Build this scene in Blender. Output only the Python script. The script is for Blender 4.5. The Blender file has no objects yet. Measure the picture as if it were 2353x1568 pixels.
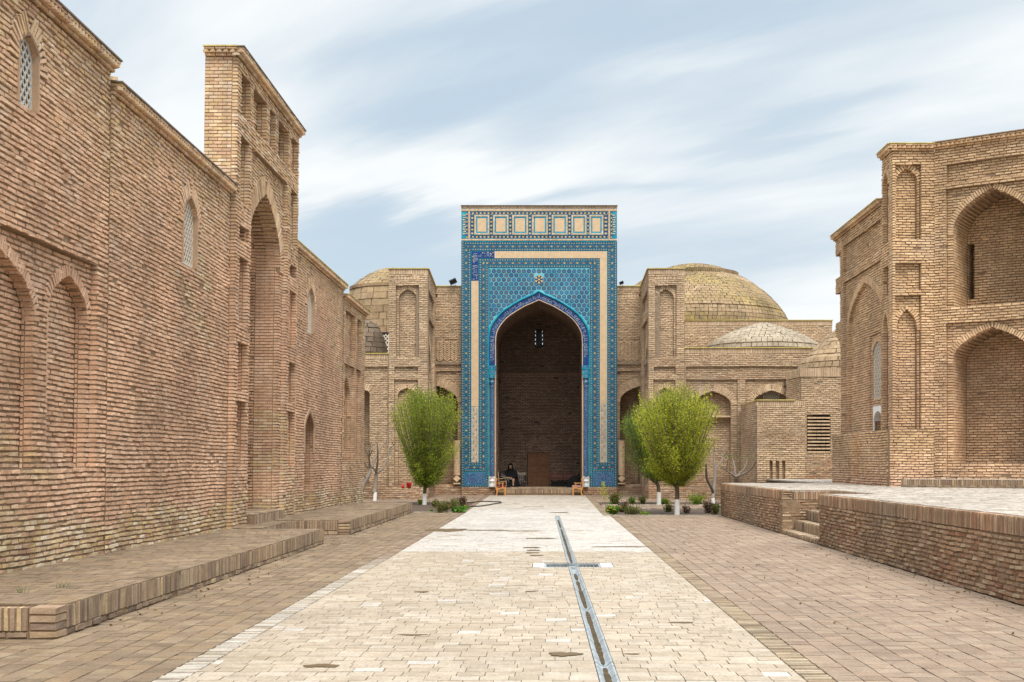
import bpy, math, random
import numpy as np
from mathutils import Vector
random.seed(5)
R = np.random.default_rng(11)
SC = bpy.context.scene
COL = SC.collection
# ---- photograph geometry: focal length and vanishing point measured on the photo (2353 x 1568 grid)
F, HX, HY, EYE = 2850.0, 1260.0, 1066.0, 1.6
def at(px, py, Y):
    return ((px - HX) * Y / F, Y, EYE - (py - HY) * Y / F)
def ground_z(Y):
    return max(0.0, (Y - 40.0) * 0.008)
# ------------------------------------------------------------------ materials
def new_mat(name):
    m = bpy.data.materials.new(name); m.use_nodes = True
    nt = m.node_tree; nt.nodes.clear()
    out = nt.nodes.new('ShaderNodeOutputMaterial')
    b = nt.nodes.new('ShaderNodeBsdfPrincipled')
    nt.links.new(b.outputs[0], out.inputs[0])
    return m, nt, b
class G:
    """tiny node expression helper"""
    def __init__(s, nt): s.nt = nt
    def n(s, t, **k):
        x = s.nt.nodes.new(t)
        for a, v in k.items(): setattr(x, a, v)
        return x
    def put(s, sock, v):
        if isinstance(v, (int, float)): sock.default_value = v
        elif isinstance(v, (tuple, list)):
            sock.default_value = tuple(v) if len(v) == 4 or sock.type == 'VECTOR' else (*v, 1)
        else: s.nt.links.new(v, sock)
    def m(s, op, a, b=0.0, c=None):
        x = s.n('ShaderNodeMath', operation=op)
        s.put(x.inputs[0], a); s.put(x.inputs[1], b)
        if c is not None: s.put(x.inputs[2], c)
        return x.outputs[0]
    def mix(s, f, a, b, mode='MIX'):
        x = s.n('ShaderNodeMix', data_type='RGBA', blend_type=mode)
        s.put(x.inputs[0], f); s.put(x.inputs[6], a); s.put(x.inputs[7], b)
        return x.outputs[2]
    def noise(s, vec, scale, detail=3, rough=.55, dist=0):
        x = s.n('ShaderNodeTexNoise'); s.nt.links.new(vec, x.inputs['Vector'])
        x.inputs['Scale'].default_value = scale; x.inputs['Detail'].default_value = detail
        x.inputs['Roughness'].default_value = rough; x.inputs['Distortion'].default_value = dist
        return x.outputs[0]
    def ramp(s, f, stops, interp='LINEAR'):
        x = s.n('ShaderNodeValToRGB'); cr = x.color_ramp; cr.interpolation = interp
        while len(cr.elements) < len(stops): cr.elements.new(.5)
        for e, (p, c) in zip(cr.elements, stops):
            e.position = p; e.color = (*c, 1) if len(c) == 3 else c
        s.put(x.inputs[0], f); return x.outputs[0]
    def rng(s, f, a, b, c=0., d=1.):
        x = s.n('ShaderNodeMapRange'); s.put(x.inputs[0], f)
        x.inputs[1].default_value = a; x.inputs[2].default_value = b
        x.inputs[3].default_value = c; x.inputs[4].default_value = d
        return x.outputs[0]
    def attr(s, name): return s.n('ShaderNodeAttribute', attribute_name=name).outputs['Fac']
    def obj(s): return s.n('ShaderNodeTexCoord').outputs['Object']
    def bump(s, bsdf, h, strength, dist=.01):
        x = s.n('ShaderNodeBump'); x.inputs['Strength'].default_value = strength
        x.inputs['Distance'].default_value = dist
        s.put(x.inputs['Height'], h); s.nt.links.new(x.outputs[0], bsdf.inputs['Normal'])
def val(c, k): return tuple(min(1, v * k) for v in c)
def brick_mat(name, A, B, patch=.22, rough=.92, fine=45, dirt=None, bump=.5, salt=0):
    """A, B: lists of brick colours (zone 0 and zone 1), picked per brick by the attribute rnd"""
    m, nt, b = new_mat(name); g = G(nt)
    r = g.attr('rnd'); z = g.attr('zone'); o = g.obj()
    def rp(L):
        n = len(L); return g.ramp(r, [(i / (n - 1), c) for i, c in enumerate(L)])
    c = g.mix(z, rp(A), rp(B))
    n1 = g.noise(o, .55, 4); n2 = g.noise(o, fine, 4, .7); n3 = g.noise(o, 7, 3, .6)
    c = g.mix(1.0, c, g.ramp(n1, [(.3, (1 - patch,) * 3), (.7, (1 + patch,) * 3)]), 'MULTIPLY')
    c = g.mix(1.0, c, g.ramp(n2, [(.28, (.72, .70, .68)), (.72, (1.25, 1.25, 1.25))]), 'MULTIPLY')
    c = g.mix(1.0, c, g.ramp(n3, [(.3, (.86, .86, .86)), (.7, (1.12, 1.12, 1.12))]), 'MULTIPLY')
    if dirt:
        f = g.rng(g.noise(o, dirt[1], 5, .65), dirt[2], dirt[2] + .12)
        c = g.mix(g.m('MULTIPLY', f, dirt[3]), c, dirt[0])
    if salt:
        f = g.rng(g.noise(o, .9, 6, .7), .52, .72); c = g.mix(g.m('MULTIPLY', f, salt), c, (.66, .55, .44))
        mp = g.n('ShaderNodeMapping'); nt.links.new(o, mp.inputs[0]); mp.inputs['Scale'].default_value = (2.2, 2.2, .16)
        f = g.rng(g.noise(mp.outputs[0], 1.0, 5, .6), .58, .74); c = g.mix(g.m('MULTIPLY', f, salt*.8), c, (.24, .165, .11))
    nt.links.new(c, b.inputs['Base Color']); b.inputs['Roughness'].default_value = rough
    b.inputs['Specular IOR Level'].default_value = .2
    g.bump(b, n2, bump, .006)
    return m
def plain(name, col, rough=.8, var=.15, scale=12, metal=0, bump=0, spec=.3):
    m, nt, b = new_mat(name); g = G(nt); o = g.obj(); n = g.noise(o, scale, 5, .6)
    c = g.mix(1.0, col, g.ramp(n, [(.3, (1 - var,) * 3), (.7, (1 + var,) * 3)]), 'MULTIPLY')
    nt.links.new(c, b.inputs['Base Color']); b.inputs['Roughness'].default_value = rough
    b.inputs['Metallic'].default_value = metal; b.inputs['Specular IOR Level'].default_value = spec
    if bump: g.bump(b, n, bump, .01)
    return m
MT = {}
# ------------------------------------------------------------------ mesh accumulator
BOXF = np.array([[0,1,2,3],[7,6,5,4],[0,4,5,1],[1,5,6,2],[2,6,7,3],[3,7,4,0]])
OFF = {}
class M:
    def __init__(s): s.v = []; s.l = []; s.sz = []; s.mt = []; s.r = []; s.z = []; s.uv = []; s.nv = 0; s.hasuv = False
    def raw(s, V, faces, mat=0, rnd=None, uv=None):
        """V (n,3); faces (m,k) array of equal-size faces"""
        V = np.asarray(V, float).reshape(-1, 3); fa = np.asarray(faces)
        s.v.append(V); s.l.append((fa + s.nv).ravel()); s.sz.append(np.full(len(fa), fa.shape[1]))
        s.mt.append(np.full(len(fa), mat))
        s.r.append(np.full(len(fa), .5) if rnd is None else np.broadcast_to(rnd, (len(fa),)).astype(float))
        if uv is not None: s.hasuv = True; s.uv.append(np.asarray(uv, float).reshape(-1, 2))
        else: s.uv.append(np.zeros((fa.size, 2)))
        s.nv += len(V)
    def boxes(s, C, U, V, W, hu, hv, hw, mat=0, rnd=None, taper=0, jit=0):
        """n oriented boxes; W points outwards (the front face)"""
        C = np.atleast_2d(np.asarray(C, float)); n = len(C)
        b = lambda a: np.broadcast_to(np.asarray(a, float), (n, 3))
        h = lambda a: np.broadcast_to(np.asarray(a, float), (n,))[:, None]
        U, V, W = b(U), b(V), b(W); hu, hv, hw = h(hu), h(hv), h(hw)
        P = np.empty((n, 8, 3))
        for k, (a, c) in enumerate([(-1,-1),(1,-1),(1,1),(-1,1)]):
            P[:, k] = C + U * (a * np.maximum(hu - taper, .3 * hu)) + V * (c * np.maximum(hv - taper, .3 * hv)) + W * hw
            P[:, k + 4] = C + U * (a * hu) + V * (c * hv) - W * hw
        if jit: P[:, :4] += R.normal(0, jit, (n, 4, 3))
        faces = (BOXF[None] + (np.arange(n) * 8)[:, None, None]).reshape(-1, 4)
        if rnd is None: rnd = R.random(n)
        s.raw(P.reshape(-1, 3), faces, mat, np.repeat(np.broadcast_to(rnd, (n,)), 6))
    def box(s, x0, x1, y0, y1, z0, z1, mat=0, rnd=.5):
        s.boxes([((x0+x1)/2, (y0+y1)/2, (z0+z1)/2)], (1,0,0), (0,0,1), (0,-1,0), abs(x1-x0)/2, abs(z1-z0)/2, abs(y1-y0)/2, mat, rnd)
    def tube(s, pts, rad, seg=6, mat=0, rnd=.5, cap=True):
        pts = [Vector(p) for p in pts]; n = len(pts)
        if not hasattr(rad, '__len__'): rad = [rad] * n
        V = []; up = Vector((.13, .27, 1)).normalized(); ref = None
        for i, p in enumerate(pts):
            d = (pts[min(i+1, n-1)] - pts[max(i-1, 0)]).normalized()
            if ref is None:
                ref = d.cross(Vector((0,0,1)) if abs(d.z) < .9 else Vector((1,0,0))).normalized()
            ref = (ref - d * ref.dot(d)).normalized(); q = d.cross(ref)
            for k in range(seg):
                a = 2 * math.pi * k / seg
                V.append(p + (ref * math.cos(a) + q * math.sin(a)) * rad[i])
        fs = [[i*seg+k, i*seg+(k+1) % seg, (i+1)*seg+(k+1) % seg, (i+1)*seg+k] for i in range(n-1) for k in range(seg)]
        s.raw([tuple(v) for v in V], fs, mat, rnd)
        if cap:
            s.raw([tuple(v) for v in V[:seg]], [list(range(seg))[::-1]], mat, rnd)
            s.raw([tuple(v) for v in V[-seg:]], [list(range(seg))], mat, rnd)
    def lathe(s, c, prof, seg=24, mat=0, rnd=.5, a0=0, a1=2*math.pi):
        V = []; full = abs(a1 - a0 - 2*math.pi) < 1e-6; ns = seg if full else seg + 1
        for r, z in prof:
            for k in range(ns):
                a = a0 + (a1 - a0) * k / seg
                V.append((c[0] + r*math.cos(a), c[1] + r*math.sin(a), c[2] + z))
        fs = [[i*ns+k, i*ns+(k+1) % ns, (i+1)*ns+(k+1) % ns, (i+1)*ns+k] for i in range(len(prof)-1) for k in range(seg)]
        s.raw(V, fs, mat, rnd)
    def prism(s, poly, origin, U, V, W, t, mat=0, rnd=.5):
        """outline in (u,v), extruded by t along W"""
        U, V, W, o = (np.asarray(a, float) for a in (U, V, W, origin)); n = len(poly)
        A = np.array([o + U*a + V*b for a, b in poly]); B = A + W*t
        s.raw(np.vstack([A, B]), [[i, (i+1) % n, n+(i+1) % n, n+i] for i in range(n)], mat, rnd)
        s.raw(A, [list(range(n))[::-1]], mat, rnd); s.raw(B, [list(range(n))], mat, rnd)
    def build(s, name, mats, parent=None, shear=0, zone=None, smooth=False):
        me = bpy.data.meshes.new(name); V = np.vstack(s.v)
        L = np.concatenate(s.l).astype(np.int32); S = np.concatenate(s.sz).astype(np.int32)
        st = np.concatenate([[0], np.cumsum(S)[:-1]]).astype(np.int32)
        if zone is not None:
            fc = np.array(V[L[st]]); zz = np.clip(zone(fc), 0, 1)
        if shear: V = V.copy(); V[:, 0] += shear * V[:, 2]
        off = OFF.get(parent.name, (0, 0, 0)) if parent else (0, 0, 0)
        V = V - np.array(off)
        me.vertices.add(len(V)); me.vertices.foreach_set('co', V.astype(np.float32).ravel())
        me.loops.add(len(L)); me.loops.foreach_set('vertex_index', L)
        me.polygons.add(len(S)); me.polygons.foreach_set('loop_start', st)
        me.polygons.foreach_set('material_index', np.concatenate(s.mt).astype(np.int32))
        me.polygons.foreach_set('use_smooth', np.full(len(S), smooth))
        a = me.attributes.new('rnd', 'FLOAT', 'FACE'); a.data.foreach_set('value', np.concatenate(s.r).astype(np.float32))
        a = me.attributes.new('zone', 'FLOAT', 'FACE')
        if zone is not None: a.data.foreach_set('value', zz.astype(np.float32))
        if s.hasuv:
            u = me.uv_layers.new(name='UVMap'); u.data.foreach_set('uv', np.vstack(s.uv).astype(np.float32).ravel())
        me.update(calc_edges=True); me.validate()
        for m_ in mats: me.materials.append(MT[m_] if isinstance(m_, str) else m_)
        o = bpy.data.objects.new(name, me); COL.objects.link(o)
        if parent: o.parent = parent; OFF[o.name] = off
        return o
def thing(name, label, cat, loc=(0, 0, 0), group=None):
    o = bpy.data.objects.new(name, None); COL.objects.link(o); o.location = loc
    o.empty_display_size = .2
    o['label'] = label; o['category'] = cat
    if group: o['group'] = group
    OFF[o.name] = tuple(loc); return o
def tag(o, label, cat, group=None):
    o['label'] = label; o['category'] = cat
    if group: o['group'] = group
    return o
def struct(o, kind='structure'): o['kind'] = kind; return o
# ------------------------------------------------------------------ pointed arch
_T = [(0,1),(.17,.925),(.34,.85),(.568,.713),(.75,.576),(.886,.414),(.977,.232),(1,0)]
def _cr():
    P = [np.array(p, float) for p in _T]; P = [P[0]*2-P[1]] + P + [P[-1]+np.array([0,-.22])]; out = []
    for i in range(1, len(P)-2):
        for t in np.linspace(0, 1, 9)[:-1]:
            a, b, c, d = P[i-1:i+3]
            out.append(.5*((2*b)+(-a+c)*t+(2*a-5*b+4*c-d)*t*t+(-a+3*b-3*c+d)*t**3))
    out.append(np.array([1., 0.])); return np.array(out)
ARC = _cr(); GX, GH = ARC[:, 0], ARC[:, 1]
def gx(h): return float(np.interp(h, GH[::-1], GX[::-1]))
def arc_pts(u0, u1, vs, va):
    """left springing -> apex -> right springing"""
    c, hw, r = (u0+u1)/2, (u1-u0)/2, va-vs
    Rr = [(c + x*hw, vs + h*r) for x, h in ARC]
    L = [(c - x*hw, vs + h*r) for x, h in ARC][::-1]
    return L[:-1] + Rr
def rect(u0, u1, v0, v1, d): return ('r', u0, u1, v0, v1, v1, d)
def arch(u0, u1, v0, vs, va, d): return ('a', u0, u1, v0, vs, va, d)
def _iv(s, v):
    k, u0, u1, v0, vs, va, d = s
    if v < v0 or v >= va: return None
    if k == 'r' or v < vs: return u0, u1
    w = gx((v-vs)/(va-vs))*(u1-u0)/2; c = (u0+u1)/2
    return c-w, c+w
P_ROW, P_LEN = .07, .215
def facade(m, O, U, N, L, H, shapes=(), T=.5, end0=0, end1=0, p=P_ROW, b=P_LEN, mb=0, mm=1, rough=1.0, vmin=0, gap=.0085, wob=.008):
    """brick-by-brick wall. O origin, U along, N outwards (2D). depth None in a shape = hole right through"""
    O = np.array(O, float); U3 = np.array([U[0], U[1], 0.]); N3 = np.array([N[0], N[1], 0.]); Z = np.array([0, 0, 1.])
    n = max(1, round(H/p)); p = H/n
    Cs, hus, hvs, hws, Us = [], [], [], [], []
    RC, Rhu, Rhw = [], [], []
    MC, Mhu, Mhw = [], [], []
    for i in range(n):
        v = (i+.5)*p
        if v < vmin: continue
        segs = [(0., L, 0.)]
        for s in shapes:
            iv = _iv(s, v)
            if iv is None: continue
            a, c = max(0, iv[0]), min(L, iv[1])
            if c-a < .01: continue
            new = []
            for (x0, x1, d) in segs:
                if x1 <= a or x0 >= c: new.append((x0, x1, d)); continue
                if x0 < a: new.append((x0, a, d))
                if x1 > c: new.append((c, x1, d))
            new.append((a, c, s[6])); segs = sorted(new, key=lambda q: q[0])
        k = 1
        while k < len(segs):
            if segs[k][2] == segs[k-1][2]: segs[k-1] = (segs[k-1][0], segs[k][1], segs[k][2]); segs.pop(k)
            else: k += 1
        for k, (a, c, d) in enumerate(segs):
            if d is None: continue
            dl = segs[k-1][2] if k else (d + end0 if end0 else d)
            dr = segs[k+1][2] if k < len(segs)-1 else (d + end1 if end1 else d)
            dl = T if dl is None else dl; dr = T if dr is None else dr
            ph = (i % 2)*b/2 + .31*b*((i*7) % 5)/5*(.25)
            j0 = math.ceil((a-ph)/b); js = ph + b*np.arange(j0, int((c-ph)/b)+2)
            js = js + R.normal(0, b*.07, len(js)) * rough
            js = js[(js > a+.055) & (js < c-.055)]
            e = np.concatenate([[a], js, [c]])
            u0, u1 = e[:-1], e[1:]; nb = len(u0)
            jt = .005 + .002*R.random(nb)*rough
            uu = (u0+u1)/2
            wv = wob*(np.sin(uu*1.1+v*1.9)+.6*np.sin(uu*2.9-v*2.3)) * rough
            wf = -d + R.normal(0, .0062, nb)*rough; back = -d-.11
            ok = R.random(nb) > .0035*rough
            cen = O + U3*uu[:, None] + Z*(v + wv + R.normal(0, .0015, nb)*rough)[:, None] + N3*((wf+back)/2)[:, None]
            Cs.append(cen[ok]); hus.append(((u1-u0)/2-jt)[ok]); hvs.append((np.full(nb, p/2-gap) + R.normal(0, .002, nb)*rough)[ok]); hws.append(((wf-back)/2)[ok])
            for dn, ue, sg in ((dl, a, 1), (dr, c, -1)):
                if dn > d+.115:
                    w0, w1 = d+.118, dn
                    q = max(1, round((w1-w0)/b)); off = ((i % 2)*.5) * (w1-w0)/q if q > 1 else 0
                    ed = [w0] + [w0+off+(w1-w0)/q*t for t in range(0 if off else 1, q)] + [w1]
                    for t in range(len(ed)-1):
                        if ed[t+1]-ed[t] < .03: continue
                        RC.append(O + U3*(ue+sg*.05+sg*R.normal(0, .003)) + Z*v - N3*((ed[t]+ed[t+1])/2))
                        Rhu.append(.05); Rhw.append((ed[t+1]-ed[t])/2-.005)
            ma = a + (.014 if dl > d else -.022 if dl < d else 0); mc = c - (.014 if dr > d else -.022 if dr < d else 0)
            w0, w1 = -d-.018, -max(T, d+.1)
            MC.append(O + U3*(ma+mc)/2 + Z*v + N3*(w0+w1)/2); Mhu.append((mc-ma)/2); Mhw.append((w0-w1)/2)
    m.boxes(np.vstack(Cs), U3, Z, N3, np.concatenate(hus), np.concatenate(hvs), np.concatenate(hws), mb, None, .006*min(1, rough), .0032*rough)
    if RC: m.boxes(RC, U3, Z, N3, Rhu, p/2-gap, Rhw, mb, None, 0, .002*rough)
    m.boxes(MC, U3, Z, N3, Mhu, p/2, Mhw, mm, .5)
def ring(m, O, U, N, u0, u1, vs, va, t, wf=.01, wb=-.12, pitch=.066, mb=0, mm=1):
    O = np.array(O, float); U3 = np.array([U[0], U[1], 0.]); N3 = np.array([N[0], N[1], 0.]); Z = np.array([0, 0, 1.])
    P = np.array(arc_pts(u0, u1, vs, va)); seg = np.linalg.norm(np.diff(P, axis=0), axis=1); S = np.concatenate([[0], np.cumsum(seg)])
    n = max(4, int(S[-1]/pitch)); s = (np.arange(n)+.5)*S[-1]/n
    pu, pv = np.interp(s, S, P[:, 0]), np.interp(s, S, P[:, 1])
    du = np.interp(s+.03, S, P[:, 0])-np.interp(s-.03, S, P[:, 0]); dv = np.interp(s+.03, S, P[:, 1])-np.interp(s-.03, S, P[:, 1])
    l = np.hypot(du, dv); du /= l; dv /= l; nu, nv = -dv, du
    T3 = U3*du[:, None]+Z*dv[:, None]; Q3 = U3*nu[:, None]+Z*nv[:, None]
    base = O + U3*pu[:, None] + Z*pv[:, None]
    m.boxes(base+Q3*(t/2)+N3*((wf+wb)/2)+N3*R.normal(0, .004, n)[:, None], T3, Q3, N3, S[-1]/n/2-.005, t/2*(1+R.normal(0, .03, n)), (wf-wb)/2, mb, None, .004, .002)
    m.boxes(base+Q3*(t/2)+N3*((wf+wb)/2-.014), T3, Q3, N3, S[-1]/n/2*1.15, t/2-.008, (wf-wb)/2, mm, .5)
def soldiers(m, O, U, N, L, z0, h, depth=.1, pitch=.056, mb=0, mm=1, fat=.0):
    O = np.array(O, float); U3 = np.array([U[0], U[1], 0.]); N3 = np.array([N[0], N[1], 0.]); Z = np.array([0, 0, 1.])
    n = max(1, int(L/pitch)); u = (np.arange(n)+.5)*L/n; cz = z0-O[2]+h/2
    m.boxes(O+U3*u[:, None]+Z*cz+N3*(-depth/2+R.normal(0, .004, n))[:, None], U3, Z, N3, L/n/2-.005-.003*R.random(n), h/2-.005, depth/2, mb, None, .003, .002)
    m.boxes([O+U3*L/2+Z*cz-N3*(depth/2+.009)], U3, Z, N3, L/2-.003, h/2-.008, depth/2+.009-.012, mm, .5)
def cornice(m, O, U, N, L, z, proj=.12, e0=0, e1=0, mb=0, mm=1, mr=2):
    """brick course, saw-tooth course, top course and thin metal rim; e0/e1 extend the ends"""
    U3 = np.array([U[0], U[1], 0.]); N3 = np.array([N[0], N[1], 0.]); Z = np.array([0, 0, 1.])
    O = np.array([O[0], O[1], z]) - U3*e0; L = L+e0+e1
    def course(z0, h, pr, b):
        n = max(1, int(L/b)); u = (np.arange(n)+.5)*L/n
        m.boxes(O+U3*u[:, None]+Z*(z0+h/2)+N3*(pr/2-.05+R.normal(0, .004, n))[:, None], U3, Z, N3, L/n/2-.005, h/2-.004, pr/2+.05, mb, None, .004, .002)
    course(0, .055, .05, .2)
    n = max(1, int(L/.115)); u = (np.arange(n)+.5)*L/n; a = math.radians(32)
    A = U3*math.cos(a)+N3*math.sin(a); B = N3*math.cos(a)-U3*math.sin(a)
    m.boxes(O+U3*u[:, None]+Z*.085+N3*(proj*.25), A, Z, B, .048, .026, proj*.75, mb)
    course(.115, .05, proj, .2)
    m.boxes([O+U3*L/2+Z*.085-N3*.04], U3, Z, N3, L/2-.01, .08, .055, mm, .5)
    m.boxes([O+U3*L/2+Z*.178+N3*(proj/2-.08)], U3, Z, N3, L/2+.01, .012, proj/2+.1, mr, .5)
def pavers(m, X0, X1, Y0, Y1, z, lx, ly, mode='x', mb=0, mm=1, hz=None, gap=.006, thick=.05, tilt=.0015, keep=None, sx=0.0):
    """mode x: joints staggered along X, rows continuous across; mode y: continuous joints along Y"""
    C = []; HU = []; HV = []
    if mode == 'x':
        n = max(1, round((Y1-Y0)/ly)); d = (Y1-Y0)/n
        for i in range(n):
            ph = X0 - lx*R.random(); js = ph+lx*np.arange(int((X1-X0)/lx)+3); js = js[(js > X0+.05) & (js < X1-.05)]
            e = np.concatenate([[X0], js, [X1]]); yc = Y0+(i+.5)*d
            for a, c in zip(e[:-1], e[1:]): C.append(((a+c)/2, yc)); HU.append((c-a)/2-gap*.5); HV.append(d/2-gap*.5)
    else:
        n = max(1, round((X1-X0)/lx)); d = (X1-X0)/n
        for i in range(n):
            ph = Y0-ly*R.random(); js = ph+ly*np.arange(int((Y1-Y0)/ly)+3); js = js[(js > Y0+.05) & (js < Y1-.05)]
            e = np.concatenate([[Y0], js, [Y1]]); xc = X0+(i+.5)*d
            for a, c in zip(e[:-1], e[1:]): C.append((xc, (a+c)/2)); HU.append(d/2-gap); HV.append((c-a)/2-gap*.35)
    C = np.array(C); HU = np.array(HU); HV = np.array(HV)
    if keep is not None:
        k = np.array([keep(x, y) for x, y in C]); C, HU, HV = C[k], HU[k], HV[k]
    n = len(C)
    zz = z + (np.array([hz(y) for y in C[:, 1]]) if hz else 0)
    cen = np.column_stack([C[:, 0], C[:, 1], zz-thick/2+R.normal(0, .0012, n)])
    m.boxes(cen, (1, 0, 0), (0, 1, 0), (0, 0, 1), HU, HV, thick/2, mb, None, .0015, tilt)
    ys = np.linspace(Y0, Y1, max(2, int((Y1-Y0)/2)+2))
    for a, c in zip(ys[:-1], ys[1:]):
        if keep is None:
            za = z+(hz(a) if hz else 0)-.012; zc = z+(hz(c) if hz else 0)-.012
            m.raw([(X0, a, za), (X1, a, za), (X1, c, zc), (X0, c, zc)], [[0, 1, 2, 3]], mm, .5)
def lattice(m, O, U, N, u0, u1, v0, vs, va, w=-.1, cell=.075, bar=.016, th=.012, mat=0, mat2=1):
    """pierced screen in a pointed opening: diagonal bars and small tiles at the crossings"""
    O = np.array(O, float); U3 = np.array([U[0], U[1], 0.]); N3 = np.array([N[0], N[1], 0.]); Z = np.array([0, 0, 1.])
    def inside(u, v):
        iv = _iv(arch(u0, u1, v0, vs, va, 0), v); return iv is not None and iv[0] < u < iv[1]
    C, T3 = [], []; nx = int((u1-u0)/cell)+2; ny = int((va-v0)/cell)*2+4
    for sg in (1, -1):
        for i in range(-1, nx+1):
            for j in range(-1, ny):
                u = u0+(i+.5*(j % 2))*cell; v = v0+j*cell*.62
                uc, vc = u+sg*cell*.25, v+cell*.31
                if inside(uc, vc): C.append(O+U3*uc+Z*vc+N3*w); T3.append((U3*sg*.5+Z*.62)/math.hypot(.5, .62))
    T3 = np.array(T3); Q = np.cross(T3, N3)
    m.boxes(C, T3, Q, N3, cell*.42, bar, th/2, mat)
    K = [O+U3*(u0+(i+.5*(j % 2))*cell)+Z*(v0+j*cell*.62)+N3*(w+.003) for i in range(nx+1) for j in range(ny) if inside(u0+(i+.5*(j % 2))*cell, v0+j*cell*.62)]
    m.boxes(K, U3, Z, N3, cell*.15, cell*.15, th/2+.002, mat2)
    P = arc_pts(u0, u1, vs, va); P = [(u0, v0)] + P + [(u1, v0)]
    for a, c in zip(P, P[1:]+P[:1]):
        a, c = np.array(a), np.array(c); l = np.linalg.norm(c-a)
        if l < 1e-4: continue
        t = (c-a)/l; T_ = U3*t[0]+Z*t[1]
        m.boxes([O+U3*(a[0]+c[0])/2+Z*(a[1]+c[1])/2+N3*w], T_, np.cross(T_, N3), N3, l/2+.004, .018, th/2+.004, mat, .5)
# ------------------------------------------------------------------ palette (linear base colours)
PINK = [(0.512,0.310,0.198),(0.611,0.387,0.256),(0.556,0.347,0.227),(0.655,0.431,0.290),(0.588,0.365,0.239),(0.544,0.337,0.216),(0.687,0.465,0.314)]
YELL = [(0.412,0.273,0.154),(0.597,0.441,0.216),(0.464,0.326,0.196),(0.639,0.525,0.340),(0.515,0.347,0.216),(0.443,0.294,0.185),(0.680,0.578,0.433),(0.567,0.410,0.216),(0.412,0.247,0.165)]
OCHR = [(0.481,0.309,0.173),(0.614,0.416,0.240),(0.532,0.350,0.204),(0.656,0.463,0.270),(0.574,0.381,0.220),(0.511,0.330,0.184),(0.686,0.498,0.302)]
TAN = [(0.444,0.311,0.196),(0.557,0.407,0.260),(0.488,0.350,0.224),(0.612,0.456,0.299),(0.523,0.368,0.239),(0.579,0.423,0.272),(0.467,0.334,0.212)]
REDD = [(.34,.17,.10),(.45,.32,.20),(.30,.15,.09),(.50,.38,.25),(.40,.25,.15),(.27,.19,.13),(.38,.21,.13)]
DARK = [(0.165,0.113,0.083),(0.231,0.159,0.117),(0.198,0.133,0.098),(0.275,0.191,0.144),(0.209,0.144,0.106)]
MT['brick_rose'] = brick_mat('brick_rose', PINK, YELL, .28, salt=.42)
MT['brick_ochre'] = brick_mat('brick_ochre', OCHR, PINK, .26, salt=.28)
MT['brick_tan'] = brick_mat('brick_tan', TAN, REDD, .2, fine=30, salt=.3)
MT['brick_dark'] = brick_mat('brick_dark', DARK, [val(c, 1.3) for c in DARK], .2, fine=30)  # dark brown brick of the portal interior, second list a lighter tone
MT['brick_plat'] = brick_mat('brick_plat', [(.20,.14,.10),(.33,.24,.165),(.26,.18,.12),(.40,.31,.21),(.17,.125,.10),(.36,.26,.16),(.45,.34,.2)], REDD, .2, fine=50)
MT['mortar'] = plain('mortar', (.23,.155,.095), .95, .25, 9, bump=.4)
MT['mortar_dark'] = plain('mortar_dark', (.06,.043,.033), .95, .25, 9)  # darker mortar to go with the dark brown interior brick
MT['mortar_pale'] = plain('mortar_pale', (.24,.18,.125), .95, .25, 9, bump=.4)
MT['rim'] = plain('rim', (.50,.40,.13), .5, .3, 6)
MT['rim_dark'] = plain('rim_dark', (.16,.12,.09), .7, .3, 6)
MT['plaster'] = plain('plaster', (.55,.40,.25), .9, .10, 5, bump=.2)
MT['plaster_brown'] = plain('plaster_brown', (.42,.28,.18), .9, .12, 8, bump=.2)
MT['screen'] = plain('screen', (.58,.52,.43), .7, .12, 20)
MT['screen_blue'] = plain('screen_blue', (.36,.46,.52), .5, .2, 20)
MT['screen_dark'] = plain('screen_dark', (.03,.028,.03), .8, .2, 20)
MT['whitewash'] = plain('whitewash', (.74,.72,.68), .85, .08, 14, bump=.2)
MT['clay_roof'] = plain('clay_roof', (.33,.25,.18), .95, .2, 2, bump=.3)
SH = .014
def noise1(x): return math.sin(x*1.3)+.5*math.sin(x*3.1+1)+.3*math.sin(x*7.7+2)
def zone_left(fc):
    x, y, z = fc.T
    nn = .10*(np.sin(y*1.3)+.6*np.sin(y*3.7+1)+.5*np.sin(y*9.1+z*3))
    low = np.clip((.88+nn-z)/.12, 0, 1)
    up = np.clip((z-5.2-nn*4)/2.5, 0, .75)
    rep = (np.sin(y*.83+2)+np.sin(z*1.1+y*.4)+.5*np.sin(z*6+y*2.3) > 1.75)*.7
    return np.maximum(np.maximum(low, up), rep)
WL, WM = ['brick_rose', 'mortar', 'rim_dark'], 1
XW = -6.45
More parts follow.
